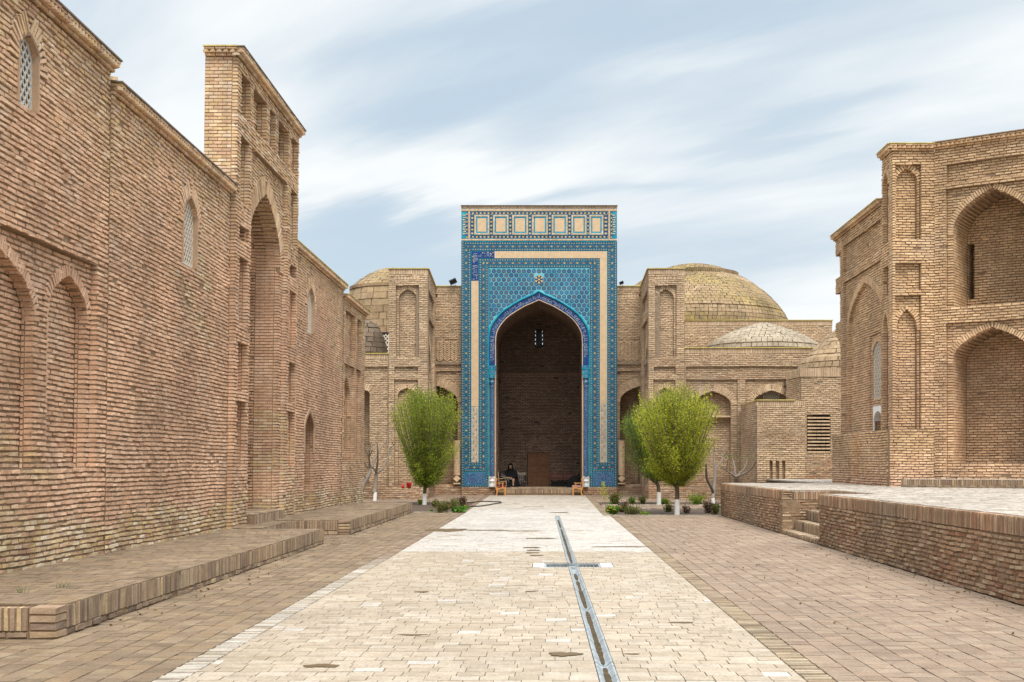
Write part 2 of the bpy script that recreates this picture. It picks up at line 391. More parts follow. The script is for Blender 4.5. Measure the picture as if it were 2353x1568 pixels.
# ================================================================= LEFT SIDE
def roof_slab(parent, x0, x1, y0, y1, z, t=.2):
    m = M(); m.box(x0, x1, y0, y1, z-t, z); m.build('roof', ['clay_roof'], parent, SH if x0 < 0 else 0)
def window(parent, U, N, O, y0, y1, v0, vs, va, blue=False, shear=SH, w=-.07, cell=.125, frame=True):
    m = M(); lattice(m, O, U, N, y0+.03, y1-.03, v0+.02, vs, va-.03, w, cell, .014)
    s = m.build('lattice_screen', ['screen', 'screen_blue' if blue else 'screen'], parent, shear)
    if frame:
        m = M(); O_ = np.array(O, float); U3 = np.array([*U, 0.]); N3 = np.array([*N, 0.]); Z = np.array([0, 0, 1.])
        P = [(y0, v0)]+arc_pts(y0, y1, vs, va)+[(y1, v0)]
        for a, c in zip(P[:-1], P[1:]):
            a, c = np.array(a), np.array(c); l = np.linalg.norm(c-a)
            if l < 1e-4: continue
            t = (c-a)/l; T_ = U3*t[0]+Z*t[1]; Q = np.cross(T_, N3)
            m.boxes([O_+U3*(a[0]+c[0])/2+Z*(a[1]+c[1])/2-N3*.08], T_, Q, N3, l/2+.003, .022, .10, 0, .5)
        m.build('window_frame', ['plaster_brown'], parent, shear)
    return s
# --- near wall with two blind arches
W1 = thing('courtyard_wall', 'nearest left wall, rose brick with blind arches and a blue and white pierced window', 'wall', (XW, 15, 0), 'brick walls along the left side')
m = M(); y0 = 7.0; u = lambda y: y-y0
sh = [rect(u(9.2), u(17.6), 1.52, 4.40, .10),
      arch(u(13.1), u(15.67), 1.52, 3.4, 4.22, .26), arch(u(16.14), u(17.45), 1.52, 3.62, 4.15, .26), arch(u(10.2), u(12.7), 1.52, 3.4, 4.2, .26),
      arch(u(14.88), u(15.45), 5.96, 6.6, 6.86, .30)]
facade(m, (XW, y0, 0), (0, 1), (1, 0), 18.0-y0, 7.28, sh, T=.6, vmin=.1)
for a, b_, s_, t_ in ((13.1, 15.67, 3.4, 4.22), (16.14, 17.45, 3.62, 4.15)): ring(m, (XW-.10, y0, 0), (0, 1), (1, 0), u(a), u(b_), s_, t_, .16, .012, -.15)
ring(m, (XW, y0, 0), (0, 1), (1, 0), u(14.86), u(15.47), 6.45, 6.88, .26, .02, -.1, .062)
m.build('masonry', WL, W1, SH, zone_left)
m = M(); cornice(m, (XW, y0), (0, 1), (1, 0), 18.0-y0, 7.28, .13, 0, .05); m.build('cornice', WL, W1, SH, zone_left)
window(W1, (0, 1), (1, 0), (XW, y0, 0), u(14.88), u(15.45), 5.96, 6.6, 6.86, True)
roof_slab(W1, -14, XW-.55, y0, 17.98, 7.3)
# --- second wall
W2 = thing('courtyard_wall', 'plain rose brick wall with a white pierced window, just before the tall gateway', 'wall', (XW, 21, 0), 'brick walls along the left side')
m = M(); y0 = 18.012; u = lambda y: y-y0
facade(m, (XW+.02, y0, 0), (0, 1), (1, 0), 24.72-y0, 6.97, [arch(u(21.55), u(22.4), 5.12, 5.95, 6.33, .30)], T=.6, vmin=.1)
ring(m, (XW+.02, y0, 0), (0, 1), (1, 0), u(21.53), u(22.42), 5.8, 6.35, .26, .015, -.1, .062)
m.build('masonry', WL, W2, SH, zone_left)
m = M(); cornice(m, (XW+.02, y0), (0, 1), (1, 0), 24.72-y0, 6.97, .13, 0, -.01); m.build('cornice', WL, W2, SH, zone_left)
window(W2, (0, 1), (1, 0), (XW+.02, y0, 0), u(21.55), u(22.4), 5.12, 5.95, 6.33)
roof_slab(W2, -14, XW-.55, 18.02, 24.7, 6.98)
# crumbling bricks where the roof steps down
m = M()
for k in range(14): m.boxes([(XW-.1-.25*R.random(), 18.05+.25*R.random(), 7.2+.07*(k % 4))], (math.cos(k), math.sin(k), 0), (0, 0, 1), (-math.sin(k), math.cos(k), 0), .1, .026, .06, 0, None, .004, .004)
m.build('broken_bricks', WL, W2, SH, zone_left)
# --- gateway tower
XT = -6.32; y0 = 24.73; TL = 6.11; u = lambda y: y-y0
GT = thing('gateway_tower', 'tall narrow brick gateway with a deep pointed arch and rows of small rectangular niches', 'gateway', (XT, 27.8, 0))
sh = []
for a, b_ in ((25.06, 25.79), (26.1, 27.27), (27.6, 28.14), (28.5, 29.55), (29.95, 30.68)): sh.append(rect(u(a), u(b_), 8.66, 9.48, .22))
sh.append(rect(u(26.0), u(29.55), .1, 8.27, .10))
for a, b_ in ((25.06, 25.79), (29.95, 30.68)):
    for z0, z1 in ((6.93, 8.27), (6.14, 6.46), (4.48, 5.8), (3.07, 4.06), (1.56, 2.86)): sh.append(rect(u(a), u(b_), z0, z1, .20))
sh.append(arch(u(26.14), u(29.2), .1, 6.1, 7.62, None))
m = M(); facade(m, (XT, y0, 0), (0, 1), (1, 0), TL, 9.72, sh, T=.66, end0=.66, end1=.66, vmin=.1)
ring(m, (XT-.10, y0, 0), (0, 1), (1, 0), u(26.14), u(29.2), 6.1, 7.62, .42, .03, -.3, .062)
m.build('masonry', WL, GT, SH, zone_left)
m = M(); cornice(m, (XT, y0), (0, 1), (1, 0), TL, 9.72, .13, .1, .1, mr=2)
m.build('cornice', WL, GT, SH, zone_left); m = M(); cornice(m, (XT-.66, y0), (1, 0), (0, -1), .66, 9.72, .12, 0, 0, mr=3); m.build('cornice', ['brick_rose', 'mortar', 'rim_dark', 'rim'], GT, SH, zone_left)
m = M()
facade(m, (-9.2, 29.2, 0), (1, 0), (0, -1), 9.2+XT-.66, 6.1, [rect(2.0-.56, 2.0, 3.66, 4.3, .2)], T=.5, vmin=.1)
facade(m, (XT-.66, 26.14, 0), (-1, 0), (0, 1), 2.2, 6.1, (), T=.4, vmin=.1)
facade(m, (-8.9, 26.14, 0), (0, 1), (1, 0), 3.06, 7.7, [arch(.9, 2.2, .6, 2.6, 3.1, .2)], T=.3, vmin=.1)
for k in range(9): ring(m, (XT-.66-.24*k, y0, 0), (0, 1), (1, 0), u(26.14), u(29.2), 6.1, 7.62, .14, 0, -.23, .07)
m.build('vault', WL, GT, SH)
m = M(); m.box(-9.2, XT-.66, 25.7, 29.7, 7.85, 8.0); m.box(-9.2, -9.0, 25.7, 29.7, .1, 8.0); m.build('roof', ['clay_roof'], GT, SH)
m = M(); m.box(-8.9, -6.21, 26.16, 29.18, .1, .50, 1); soldiers(m, (-6.2, 26.16, 0), (0, 1), (1, 0), 3.02, .3, .22)
pavers(m, -8.9, -6.2, 26.16, 29.18, .53, .22, .2); m.build('threshold', ['brick_plat', 'mortar'], GT)
# --- third wall
W3 = thing('courtyard_wall', 'rose brick wall beyond the tall gateway with a narrow arched doorway and one pierced window', 'wall', (XW, 34.5, 0), 'brick walls along the left side')
m = M(); y0 = 30.85; u = lambda y: y-y0
facade(m, (XW, y0, 0), (0, 1), (1, 0), 38.5-y0, 6.97, [arch(u(32.75), u(33.7), 5.12, 5.95, 6.33, .30), arch(u(32.65), u(33.95), .58, 2.45, 3.0, .5)], T=.6, vmin=.1)
ring(m, (XW, y0, 0), (0, 1), (1, 0), u(32.73), u(33.72), 5.8, 6.35, .26, .015, -.1)
m.build('masonry', WL, W3, SH, zone_left)
m = M(); cornice(m, (XW, y0), (0, 1), (1, 0), 38.5-y0, 6.97, .13, 0, .05); m.build('cornice', ['brick_rose', 'mortar', 'rim'], W3, SH, zone_left)
window(W3, (0, 1), (1, 0), (XW, y0, 0), u(32.75), u(33.7), 5.12, 5.95, 6.33)
m = M(); P = arc_pts(u(32.62), u(33.98), 2.45, 3.03); P = [(P[0][0], 1.9)]+P+[(P[-1][0], 1.9)]
for a, c in zip(P[:-1], P[1:]):
    a, c = np.array(a), np.array(c); l = np.linalg.norm(c-a)
    if l > 1e-4:
        t = (c-a)/l; T_ = np.array([0, t[0], t[1]]); m.boxes([np.array([XW+.0, y0, 0])+np.array([0, *(a+c)/2])], T_, np.cross(T_, (1, 0, 0)), (1, 0, 0), l/2+.004, .05, .02)
m.build('doorway_trim', ['plaster_brown'], W3, SH)
roof_slab(W3, -14, XW-.55, y0, 38.5, 6.98)
# --- side building at the end of the left row
W4 = thing('side_building', 'last brick building of the left row with tall paired recessed panels', 'building', (-6.42, 40.7, 0))
m = M(); y0 = 38.515; u = lambda y: y-y0; X4 = -6.42
sh = [rect(u(38.75), u(40.75), 5.0, 6.42, .16), rect(u(41.1), u(42.1), 5.0, 6.42, .16), rect(u(38.75), u(40.75), 1.67, 4.75, .10), rect(u(41.1), u(42.1), 1.67, 4.75, .10),
      arch(u(38.95), u(40.5), 1.67, 3.7, 4.4, .28), arch(u(41.25), u(41.95), 1.67, 3.75, 4.25, .28)]
facade(m, (X4, y0, 0), (0, 1), (1, 0), 4.45, 6.7, sh, T=.6, vmin=.1, end1=.6)
m.build('masonry', WL, W4, SH, lambda fc: np.clip(zone_left(fc)+.35, 0, 1))
m = M(); cornice(m, (X4, y0), (0, 1), (1, 0), 4.45, 6.7, .15, 0, .1); m.build('cornice', ['brick_rose', 'mortar', 'rim'], W4, SH, zone_left)
roof_slab(W4, -12, X4-.55, y0, 42.95, 6.75)
m = M(); m.box(-12, X4-.5, 42.4, 42.94, .1, 6.6); m.build('rear_wall', ['mortar_pale'], W4, SH)
o = M(); o.lathe((-6.72, 39.6, 6.8), [(.0, 0), (.05, 0), (.05, .35), (.18, .42), (.22, .55), (.16, .72), (.0, .78)], 16); v = o.build('roof_vent', [plain('galvanised', (.45,.52,.56), .4, .1, 8, metal=.6)], None, 0, smooth=True)
tag(v, 'small rounded metal vent on the roof edge of the last left building', 'vent')
# --- low brick platforms on the left
def platform(name, label, x0, x1, y0, y1, z, group, near=True):
    t = thing(name, label, 'platform', ((x0+x1)/2, (y0+y1)/2, 0), group); m = M()
    m.box(x0, x1-.03, y0+.03, y1-.02, -.1, z-.03, 1)
    facade(m, (x1, y0+.25, 0), (0, 1), (1, 0), y1-y0-.25, z-.225, (), T=.1, p=.075)
    soldiers(m, (x1, y0+.25, 0), (0, 1), (1, 0), y1-y0-.25, z-.225, .222)
    if near:
        facade(m, (x0, y0, 0), (1, 0), (0, -1), x1-x0-.26, z-.225, (), T=.1, p=.075)
        soldiers(m, (x0, y0, 0), (1, 0), (0, -1), x1-x0-.26, z-.225, .222)
        k = max(4, round(z/.072)); n = k
        for i in range(n):
            m.boxes([(x1-.125, y0+.125, (i+.5)*z/n)], (1, 0, 0), (0, 0, 1), (0, -1, 0), .122+R.normal(0, .004), z/n/2-.007, .125+R.normal(0, .003), 0, None, .004, .003)
        m.box(x1-.24, x1-.015, y0+.015, y0+.25, 0, z-.01, 1)
    m.build('masonry', ['brick_plat', 'mortar'], t)
    m = M(); pavers(m, x0, x1-.005, y0+(.25 if near else 0), y1, z+.004, .22, .20); m.build('paving', ['paver_brown', 'mortar'], t); return t
CREAM = [(0.324,0.261,0.192),(0.382,0.312,0.236),(0.354,0.287,0.214),(0.407,0.341,0.263),(0.391,0.318,0.236),(0.339,0.277,0.206),(0.423,0.360,0.286),(0.370,0.300,0.225)]
WHITE = [(0.423,0.385,0.341),(0.474,0.442,0.405),(0.449,0.411,0.367),(0.505,0.478,0.447),(0.428,0.391,0.346),(0.485,0.452,0.415)]
PBR = [(0.166,0.120,0.078),(0.217,0.159,0.106),(0.192,0.140,0.093),(0.250,0.187,0.120),(0.234,0.164,0.099),(0.183,0.131,0.089),(0.276,0.206,0.135)]
PGR = [(0.217,0.154,0.110),(0.257,0.188,0.135),(0.234,0.170,0.124),(0.290,0.214,0.152),(0.273,0.192,0.135),(0.241,0.180,0.132),(0.312,0.232,0.169)]
MT['paver_cream'] = brick_mat('paver_cream', CREAM, WHITE, .10, .75, 35, ((.22,.165,.105), 1.1, .54, .45), .25)
MT['paver_brown'] = brick_mat('paver_brown', PBR, PBR, .14, .85, 40, ((.36,.29,.2), 2.2, .60, .5), .3)
MT['paver_right'] = brick_mat('paver_right', PGR, PGR, .10, .85, 40, ((.25,.19,.15), 1.1, .62, .5), .3)
MT['paver_terrace'] = brick_mat('paver_terrace', [(.35,.30,.25),(.41,.36,.305),(.38,.325,.27),(.45,.40,.345),(.32,.265,.215)], PGR, .12, .85, 40, None, .3)
MT['edge_brown'] = brick_mat('edge_brown', [(.16,.12,.085),(.33,.25,.16),(.24,.17,.11),(.42,.34,.24),(.20,.15,.10)], PGR, .15, .85, 40, None, .3)
MT['edge_pale'] = brick_mat('edge_pale', [(.24,.19,.14),(.44,.40,.34),(.32,.26,.19),(.50,.46,.41),(.38,.32,.24)], PGR, .15, .85, 40, None, .3)
MT['joint'] = plain('joint', (.23,.185,.125), .95, .3, 12)
MT['joint_dark'] = plain('joint_dark', (.20,.165,.115), .95, .3, 12)
MT['soil'] = plain('soil', (.085,.058,.042), .98, .35, 25, bump=.8)
MT['earth'] = plain('earth', (.22,.17,.12), .95, .2, .4)
MT['marble'] = plain('marble', (.27,.295,.305), .7, .3, 7, spec=.2)
MT['slab_white'] = plain('slab_white', (.50,.49,.46), .7, .12, 6)
MT['silt'] = plain('silt', (.075,.052,.028), .8, .4, 14, spec=.1)
# --- ground sheet to the horizon (below the paving)
m = M(); ys = [-60, 0, 40, 58, 62, 100, 3000]
for a, b_ in zip(ys[:-1], ys[1:]):
    za, zb = min(ground_z(a), .2)-.10, min(ground_z(b_), .2)-.10
    m.raw([(-2500, a, za), (2500, a, za), (2500, b_, zb), (-2500, b_, zb)], [[0, 1, 2, 3]])
struct(m.build('ground', ['earth']))
# --- central path in cream brick, split by the water channel
def ch_x(y): return .27 + (38-y)/29*.183
HWC = .072
PX0, PX1, PY1 = -2.70, 1.90, 57.4
def zone_path(fc):
    x, y, z = fc.T; w = np.clip((y-22.46)/.05, 0, 1)
    pale = (R.random(len(y)//6+1).repeat(6)[:len(y)] >.982)*.8
    return np.clip(np.maximum(w*.85*(y < 43)+w*.45*(y >= 43), pale), 0, 1)
def in_chan(x, y): return 9 < y < 37.9 and abs(x-ch_x(y)) < HWC
SL = (-.03, .79, 19.25, 19.9)
m = M()
n = 0; y = 6.0; C = []; HU = []; HV = []
while y < PY1:
    d = .186 if y < 40 else .2
    if R.random() < .06: d *= 1.6
    spans = [(PX0, PX1 if y < 38.2 else 1.70)]
    cuts = []
    yc = y+d/2
    if yc < 37.9: cuts.append((ch_x(yc)-HWC-.004, ch_x(yc)+HWC+.004))
    if SL[2]-.15 < yc < SL[3]+.12: cuts = [(-.25, 1.02)]
    for a, c in cuts:
        spans = [s_ for (p_, q_) in spans for s_ in ([(p_, a), (c, q_)] if p_ < a and q_ > c else [(p_, q_)])]
    for a, c in spans:
        js = a-.215*R.random()+.215*np.arange(int((c-a)/.215)+3)+R.normal(0, .012, int((c-a)/.215)+3); js = js[(js > a+.06) & (js < c-.06)]
        e = np.concatenate([[a], js, [c]])
        for p_, q_ in zip(e[:-1], e[1:]): C.append(((p_+q_)/2, yc)); HU.append((q_-p_)/2-.0020); HV.append(d/2-.0025)
    y += d
C = np.array(C); n = len(C)
cen = np.column_stack([C, np.array([ground_z(v) for v in C[:, 1]])-.025+R.normal(0, .001, n)])
m.boxes(cen, (1, 0, 0), (0, 1, 0), (0, 0, 1), HU, HV, .025, 0, None, .0015, .0012)
for a, b_ in zip(range(6, 58, 2), range(8, 60, 2)):
    b_ = min(b_, PY1)
    for s_ in (-1, 1):
        if b_ <= 38: xa, xb = ((PX0, ch_x(a)-HWC), (PX0, ch_x(b_)-HWC)) if s_ < 0 else ((ch_x(a)+HWC, PX1), (ch_x(b_)+HWC, PX1))
        else: xa = xb = (PX0, ch_x(37)) if s_ < 0 else (ch_x(37), 1.70)
        if 18 <= a < 20:
            m.raw([(xa[0] if s_ < 0 else 1.02, a, -.012), (-.25 if s_ < 0 else xa[1], a, -.012), (-.25 if s_ < 0 else xb[1], b_, -.012), (xb[0] if s_ < 0 else 1.02, b_, -.012)], [[0, 1, 2, 3]], 1); continue
        m.raw([(xa[0], a, ground_z(a)-.012), (xa[1], a, ground_z(a)-.012), (xb[1], b_, ground_z(b_)-.012), (xb[0], b_, ground_z(b_)-.012)], [[0, 1, 2, 3]], 1)
for a, b_ in ((18, SL[2]-.12), (SL[3]+.09, 20)):
    for p_, q_ in ((-.25, ch_x(19)-HWC), (ch_x(19)+HWC, 1.02)): m.raw([(p_, a, -.0125), (q_, a, -.0125), (q_, b_, -.0125), (p_, b_, -.0125)], [[0, 1, 2, 3]], 1)
struct(m.build('path', ['paver_cream', 'joint_dark'], zone=zone_path))
# --- channel of marble gutter stones
CH = thing('water_channel', 'narrow blue grey marble gutter running up the cream path, silted along its bottom', 'water channel', (.35, 22, 0))
def gutter(ya, yb):
    m = M(); y = ya
    while y < yb:
        y2 = min(y+.55+.2*R.random(), yb); zj = R.normal(0, .0015)
        prof = [(-HWC, .004), (-HWC+.016, .005), (-.030, -.020), (-.012, -.030), (.012, -.030), (.030, -.020), (HWC-.016, .005), (HWC, .004)]
        V = [(ch_x(yy)+px, yy, pz+zj) for yy in (y+.004, y2-.004) for px, pz in prof]; k = len(prof)
        m.raw(V, [[i, i+1, k+i+1, k+i] for i in range(k-1)], 0, R.random())
        V = [(ch_x(yy)+sx*HWC, yy, zz) for yy in (y+.004, y2-.004) for sx in (-1, 1) for zz in (.004, -.06)]
        m.raw(V, [[0, 1, 5, 4], [2, 6, 7, 3]], 0, .5)
        y = y2
    m.box(ch_x(ya)-.1 if ya > 15 else .3, ch_x(ya)+.1 if ya > 15 else .6, ya, ya+.001, -.06, -.055, 0)
    return m.build('gutter_stones', ['marble'], CH)
gutter(6.0, 19.2); gutter(19.95, 37.9)
m = M()
for ya, yb in ((7.0, 9.9), (10.0, 13.7), (13.9, 17.2), (17.3, 18.3), (20.1, 31.0), (31.3, 36)):
    ys = np.arange(ya, yb+.01, .11); L_, Rr = [], []
    for yy in ys:
        e = math.sin(math.pi*min(1, max(0, (yy-ya)/(yb-ya))))**.4; w = (.024+.014*R.random())*e+.004
        L_.append((ch_x(yy)-w, yy, -.0225)); Rr.append((ch_x(yy)+w*(.8+.4*R.random()), yy, -.0225))
    k = len(ys); m.raw(L_+Rr, [[i, k+i, k+i+1, i+1] for i in range(k-1)])
m.build('silt', ['silt'], CH)
m = M(); a, b_, c, d = SL
m.box(a, b_, c, d, -.14, -.10, 1)
for (x0_, x1_, y0_, y1_) in ((a, b_, d, d+.03), (a, b_, c-.03, c), (a-.03, a, c-.03, d+.03), (b_, b_+.03, c-.03, d+.03)): m.box(x0_, x1_, y0_, y1_, -.14, -.004, 0)
n = 14
for k in range(n):
    xx = a+(k+.5)*(b_-a)/n
    if abs(xx-ch_x(19.6)) > .09:
        m.box(xx-.014, xx+.014, d-.02, d+.085, -.03, .002, 0); m.box(xx-.014, xx+.014, c-.10, c+.01, -.03, .002, 0)
m.box(a+.02, b_-.02, c+.10, c+.22, -.098, -.065, 0); m.box(a+.01, b_-.01, c+.24, d-.03, -.098, -.09, 1)
m.box(ch_x(19.6)-.06, ch_x(19.6)+.06, c+.02, d-.02, -.09, -.045, 0)
m.build('basin', ['marble', 'silt', 'slab_white'], CH)
for q in ((-.24, -.062), (.822, 1.01)): m = M(); m.box(*q, c-.09, d+.09, -.03, .003); m.build('end_slab', ['slab_white'], CH)
m = M(); a_ = at(1202, 1166, 45); m.box(a_[0], a_[0]+.75, 45.0, 45.12, ground_z(45)-.005, ground_z(45)+.004)
tag(m.build('drain_slot', ['silt']), 'short dark drain slot across the cream path near the portal', 'drain')
# --- brick-on-edge borders
m = M()
def edge(m, x0, x1, ya, yb, mat=0):
    n = int((yb-ya)/.056); yy = ya+(np.arange(n)+.5)*(yb-ya)/n
    cen = np.column_stack([np.full(n, (x0+x1)/2)+R.normal(0, .004, n), yy, np.array([ground_z(v) for v in yy])-.024+R.normal(0, .0018, n)])
    m.boxes(cen, (1, 0, 0), (0, 1, 0), (0, 0, 1), (x1-x0)/2-.003, .0225, .025, mat, None, .002, .001)
    for a, b_ in zip(np.arange(ya, yb, 2), np.arange(ya, yb, 2)+2):
        b_ = min(b_, yb); m.raw([(x0, a, ground_z(a)-.011), (x1, a, ground_z(a)-.011), (x1, b_, ground_z(b_)-.011), (x0, b_, ground_z(b_)-.011)], [[0, 1, 2, 3]], 1)
edge(m, -2.91, -2.705, 6, 57.4); struct(m.build('path_edge_left', ['edge_pale', 'joint_dark'], zone=lambda f: np.clip((f[:, 1]-19)/3, 0, 1)))
m = M(); edge(m, 1.905, 2.12, 6, 38.1); edge(m, 1.705, 1.955, 38.2, 57.4); struct(m.build('path_edge_right', ['edge_brown', 'joint_dark'], zone=lambda f: np.clip(.25+.3*np.sin(f[:, 1]*1.7), 0, 1)*(f[:, 1] > 14)))
# --- side pavings
m = M(); pavers(m, 2.125, 5.33, 6, 38.05, 0, .2, .2, 'y', gap=.0035); struct(m.build('paving_right', ['paver_right', 'joint']))
m = M(); pavers(m, -4.5, -2.915, 6, 27.8, 0, .2, .2, 'y', gap=.0035); pavers(m, -6.6, -4.5, 6, 11.3, 0, .2, .2, 'y', gap=.0035); pavers(m, -5.76, -4.5, 24.8, 27.8, 0, .2, .2, 'y', gap=.0035)
pavers(m, -4.46, -2.915, 27.8, 40.55, 0, .2, .2, 'y', hz=ground_z, gap=.0035)
struct(m.build('paving_left', ['paver_brown', 'joint']))
m = M(); pavers(m, -9, -2.92, 49.3, 58.3, 0, .22, .22, 'y', hz=ground_z, gap=.0035); pavers(m, 1.96, 12, 49.3, 58.3, 0, .22, .22, 'y', hz=ground_z, gap=.0035)
pavers(m, 1.96, 9, 43.3, 46.3, 0, .22, .22, 'y', hz=ground_z, gap=.0035); pavers(m, -2.70, 1.96, 57.42, 58.0, 0, .22, .22, 'y', hz=ground_z, gap=.0035); pavers(m, 1.96, 2.0, 38.1, 43.3, 0, .04, .2, 'y', hz=ground_z)
struct(m.build('paving_far', ['paver_right', 'joint']))
# --- planting beds
def bed(name, x0, x1, ya, yb, label):
    m = M(); nx, ny = int((x1-x0)/.13), max(2, int((yb-ya)/.13)); V = []
    for j in range(ny+1):
        for i in range(nx+1):
            y = ya+(yb-ya)*j/ny; b = 0 if i in (0, nx) or j in (0, ny) else .012+.035*R.random()
            V.append((x0+(x1-x0)*i/nx, y, ground_z(y)-.035+b))
    m.raw(V, [[j*(nx+1)+i, j*(nx+1)+i+1, (j+1)*(nx+1)+i+1, (j+1)*(nx+1)+i] for j in range(ny) for i in range(nx)])
    struct(m.build(name, ['soil'], smooth=True))
bed('soil_bed_left', -9, -2.92, 40.6, 49.25, ''); bed('soil_bed_right', 2.0, 9, 38.15, 43.25, ''); bed('soil_bed_back', 2.0, 9, 46.35, 49.25, '')
m = M()
for (x0_, x1_, yy) in ((2.0, 5.3, 38.1), (2.0, 6, 43.3), (2.0, 7, 46.32), (-4.4, -2.95, 40.57)):
    n = int((x1_-x0_)/.2); xs = x0_+(np.arange(n)+.5)*(x1_-x0_)/n
    m.boxes(np.column_stack([xs, np.full(n, yy), np.full(n, ground_z(yy)+.0)]), (1, 0, 0), (0, 0, 1), (0, -1, 0), (x1_-x0_)/n/2-.006, .03, .03)
struct(m.build('bed_kerb', ['edge_pale']))
# --- left platforms
platform('low_platform', 'long low brick platform along the nearest left wall, blades of grass on top', -6.45, -4.48, 11.29, 24.8, .295, 'low brick platforms on the left')
platform('low_platform', 'low brick platform beyond the gateway, ending by the left flower bed', -6.45, -4.46, 27.8, 40.6, .325, 'low brick platforms on the left')
platform('low_platform', 'narrow brick strip at the foot of the tall gateway, set back between two longer platforms', -6.45, -5.74, 24.82, 27.78, .31, None, False)
# --- right terrace
XR = 5.34
RT = thing('brick_terrace', 'long raised brick terrace on the right with a stair cut into it', 'terrace', (8, 25, 0))
def zr(fc): x, y, z = fc.T; return np.clip(.55+.35*np.sin(y*.9)+.2*np.sin(y*2.3+z*4), 0, 1)
m = M(); facade(m, (XR, 6, 0), (0, 1), (-1, 0), 18.53, .775, (), T=.4, p=.062, end1=.5); soldiers(m, (XR, 6, 0), (0, 1), (-1, 0), 18.53, .775, .225)
facade(m, (XR, 28.3, 0), (0, 1), (-1, 0), 10.2, .775, (), T=.4, p=.062); soldiers(m, (XR, 28.3, 0), (0, 1), (-1, 0), 10.2, .775, .225)
facade(m, (XR, 28.3, 0), (1, 0), (0, -1), 1.15, .775, (), T=.3, p=.062); soldiers(m, (XR+.25, 28.3, 0), (1, 0), (0, -1), .9, .775, .225)
facade(m, (XR, 28.297, 0.775), (1, 0), (0, -1), .24, .225, (), T=.1, p=.06, b=.3)
facade(m, (XR+1.12, 24.53, 0), (0, 1), (-1, 0), 3.77, .775, (), T=.3, p=.062); soldiers(m, (XR+1.12, 24.53, 0), (0, 1), (-1, 0), 3.77, .775, .225)
m.build('masonry', ['brick_plat', 'mortar'], RT, zone=zr)
m = M()
pavers(m, XR+.1, 16, 6, 24.5, 1.004, .22, .2); pavers(m, XR+1.15, 16, 24.5, 28.3, 1.004, .22, .2); pavers(m, XR+.1, 16, 28.3, 38.5, 1.004, .22, .2); pavers(m, 8.5, 18, 38.5, 50, 1.004, .22, .2)
m.build('paving', ['paver_terrace', 'mortar_pale'], RT)
m = M()
for k, (xa, zt) in enumerate(((XR-.005, .09), (XR+.28, .31), (XR+.55, .54), (XR+.82, .77))):
    m.box(xa+.02, XR+1.1, 24.56, 28.28, 0 if k == 0 else zt-.24, zt-.02, 1)
    soldiers(m, (xa, 24.56, 0), (0, 1), (-1, 0), 3.72, max(0, zt-.22), min(.22, zt)); pavers(m, xa+.01, XR+1.1, 24.56, 28.28, zt+.004, .2, .2)
m.build('stair', ['brick_plat', 'mortar'], RT)
m = M(); m.box(XR+.05, 16, 38.45, 38.5, 0, .98); m.build('end_wall', ['mortar'], RT)
# --- puddles
def water_mat():
    m, nt, b = new_mat('puddle_water'); g = G(nt)
    b.inputs['Base Color'].default_value = (.13, .085, .04, 1); b.inputs['Roughness'].default_value = .5
    b.inputs['Specular IOR Level'].default_value = .1; return m
MT['water'] = water_mat()
PU = [(985,1070,1219,5.5),(1065,1160,1219,1.6),(1150,1245,1221,1.2),(1211,1278,1237.7,1.8),(1205,1242,1259,2.2),(1210,1240,1265,2),(1207,1236,1271,2),(1216,1246,1277,2),(1367,1486,1257,1.3),(956,986,1361,2.6),(1208,1233,1360,1.8),
      (1260,1331,1504.6,7),(701,775,1531,6),(1544,1595,1431.5,2),(1437,1470,1504,2),(919,977,1460,2.2),(1266,1309,1178.6,1)]
for k, (xa, xb, yc, hh) in enumerate(PU):
    Y0 = F*EYE/(yc+hh-HY); Y1 = F*EYE/(yc-hh-HY); yy = F*EYE/(yc-HY); X0_, X1_ = at(xa, yc, yy)[0], at(xb, yc, yy)[0]
    pts = []; n = 36; ph = R.random()*6
    for i in range(n):
        a = 2*math.pi*i/n; rr = (.55+.45*abs(math.cos(a))**3)*(.85+.14*math.sin(3*a+ph)+.10*math.sin(7*a+2*ph)+.16*R.random())
        pts.append(((X0_+X1_)/2+(X1_-X0_)/2*rr*math.cos(a)*1.15, (Y0+Y1)/2+(Y1-Y0)/2*rr*math.sin(a)*1.2, ground_z(yy)+.0052))
    m = M(); m.raw(pts, [list(range(n))]); struct(m.build('puddle', ['water']))
# ================================================================= RIGHT OCTAGONAL BUILDING
RB = thing('octagonal_building', 'tall ochre brick building on the right terrace with two tiers of deep pointed niches', 'building', (9, 33, 1))
BO = ['brick_ochre', 'mortar', 'rim']
def zb(fc): x, y, z = fc.T; return np.clip(.45-.5*np.clip((z-4.2)/1.5, 0, 1)+.5*np.clip((1.5-z)/.5, 0, 1), 0, 1)
PX_, PY_ = 9.0, 32.45
A0 = (-1, 0)
m = M()
# side A: corner pier and main panel (looking left)
u = lambda y: y-PY_
sh = [arch(.10, .58, 7.5, 9.0, 9.36, .16), rect(.10, .58, 6.1, 6.85, .12), arch(.10, .58, 2.5, 5.1, 5.65, .18)]
facade(m, (PX_, PY_+.3, 0), (0, 1), A0, .75, 9.78, sh, T=.5, vmin=.95, end1=.5)
sh = [rect(.1, 4.35, 7.42, 8.2, .08), rect(.1, 4.35, 2.52, 7.12, .07), arch(.25, 3.95, 2.52, 5.6, 6.8, .15),
      rect(.60, 1.80, 2.52, 5.2, .19), arch(.66, 1.62, 3.4, 4.7, 5.05, .30), rect(.66, 1.62, 2.52, 3.22, .55),
      rect(4.75, 5.45, 7.42, 8.1, .14), rect(4.75, 5.45, 6.0, 6.9, .14), arch(4.75, 5.9, 2.52, 5.0, 5.6, .2)]
facade(m, (PX_, 33.5, 0), (0, 1), A0, 5.4, 8.58, sh, T=.9, vmin=.95, end1=.9)
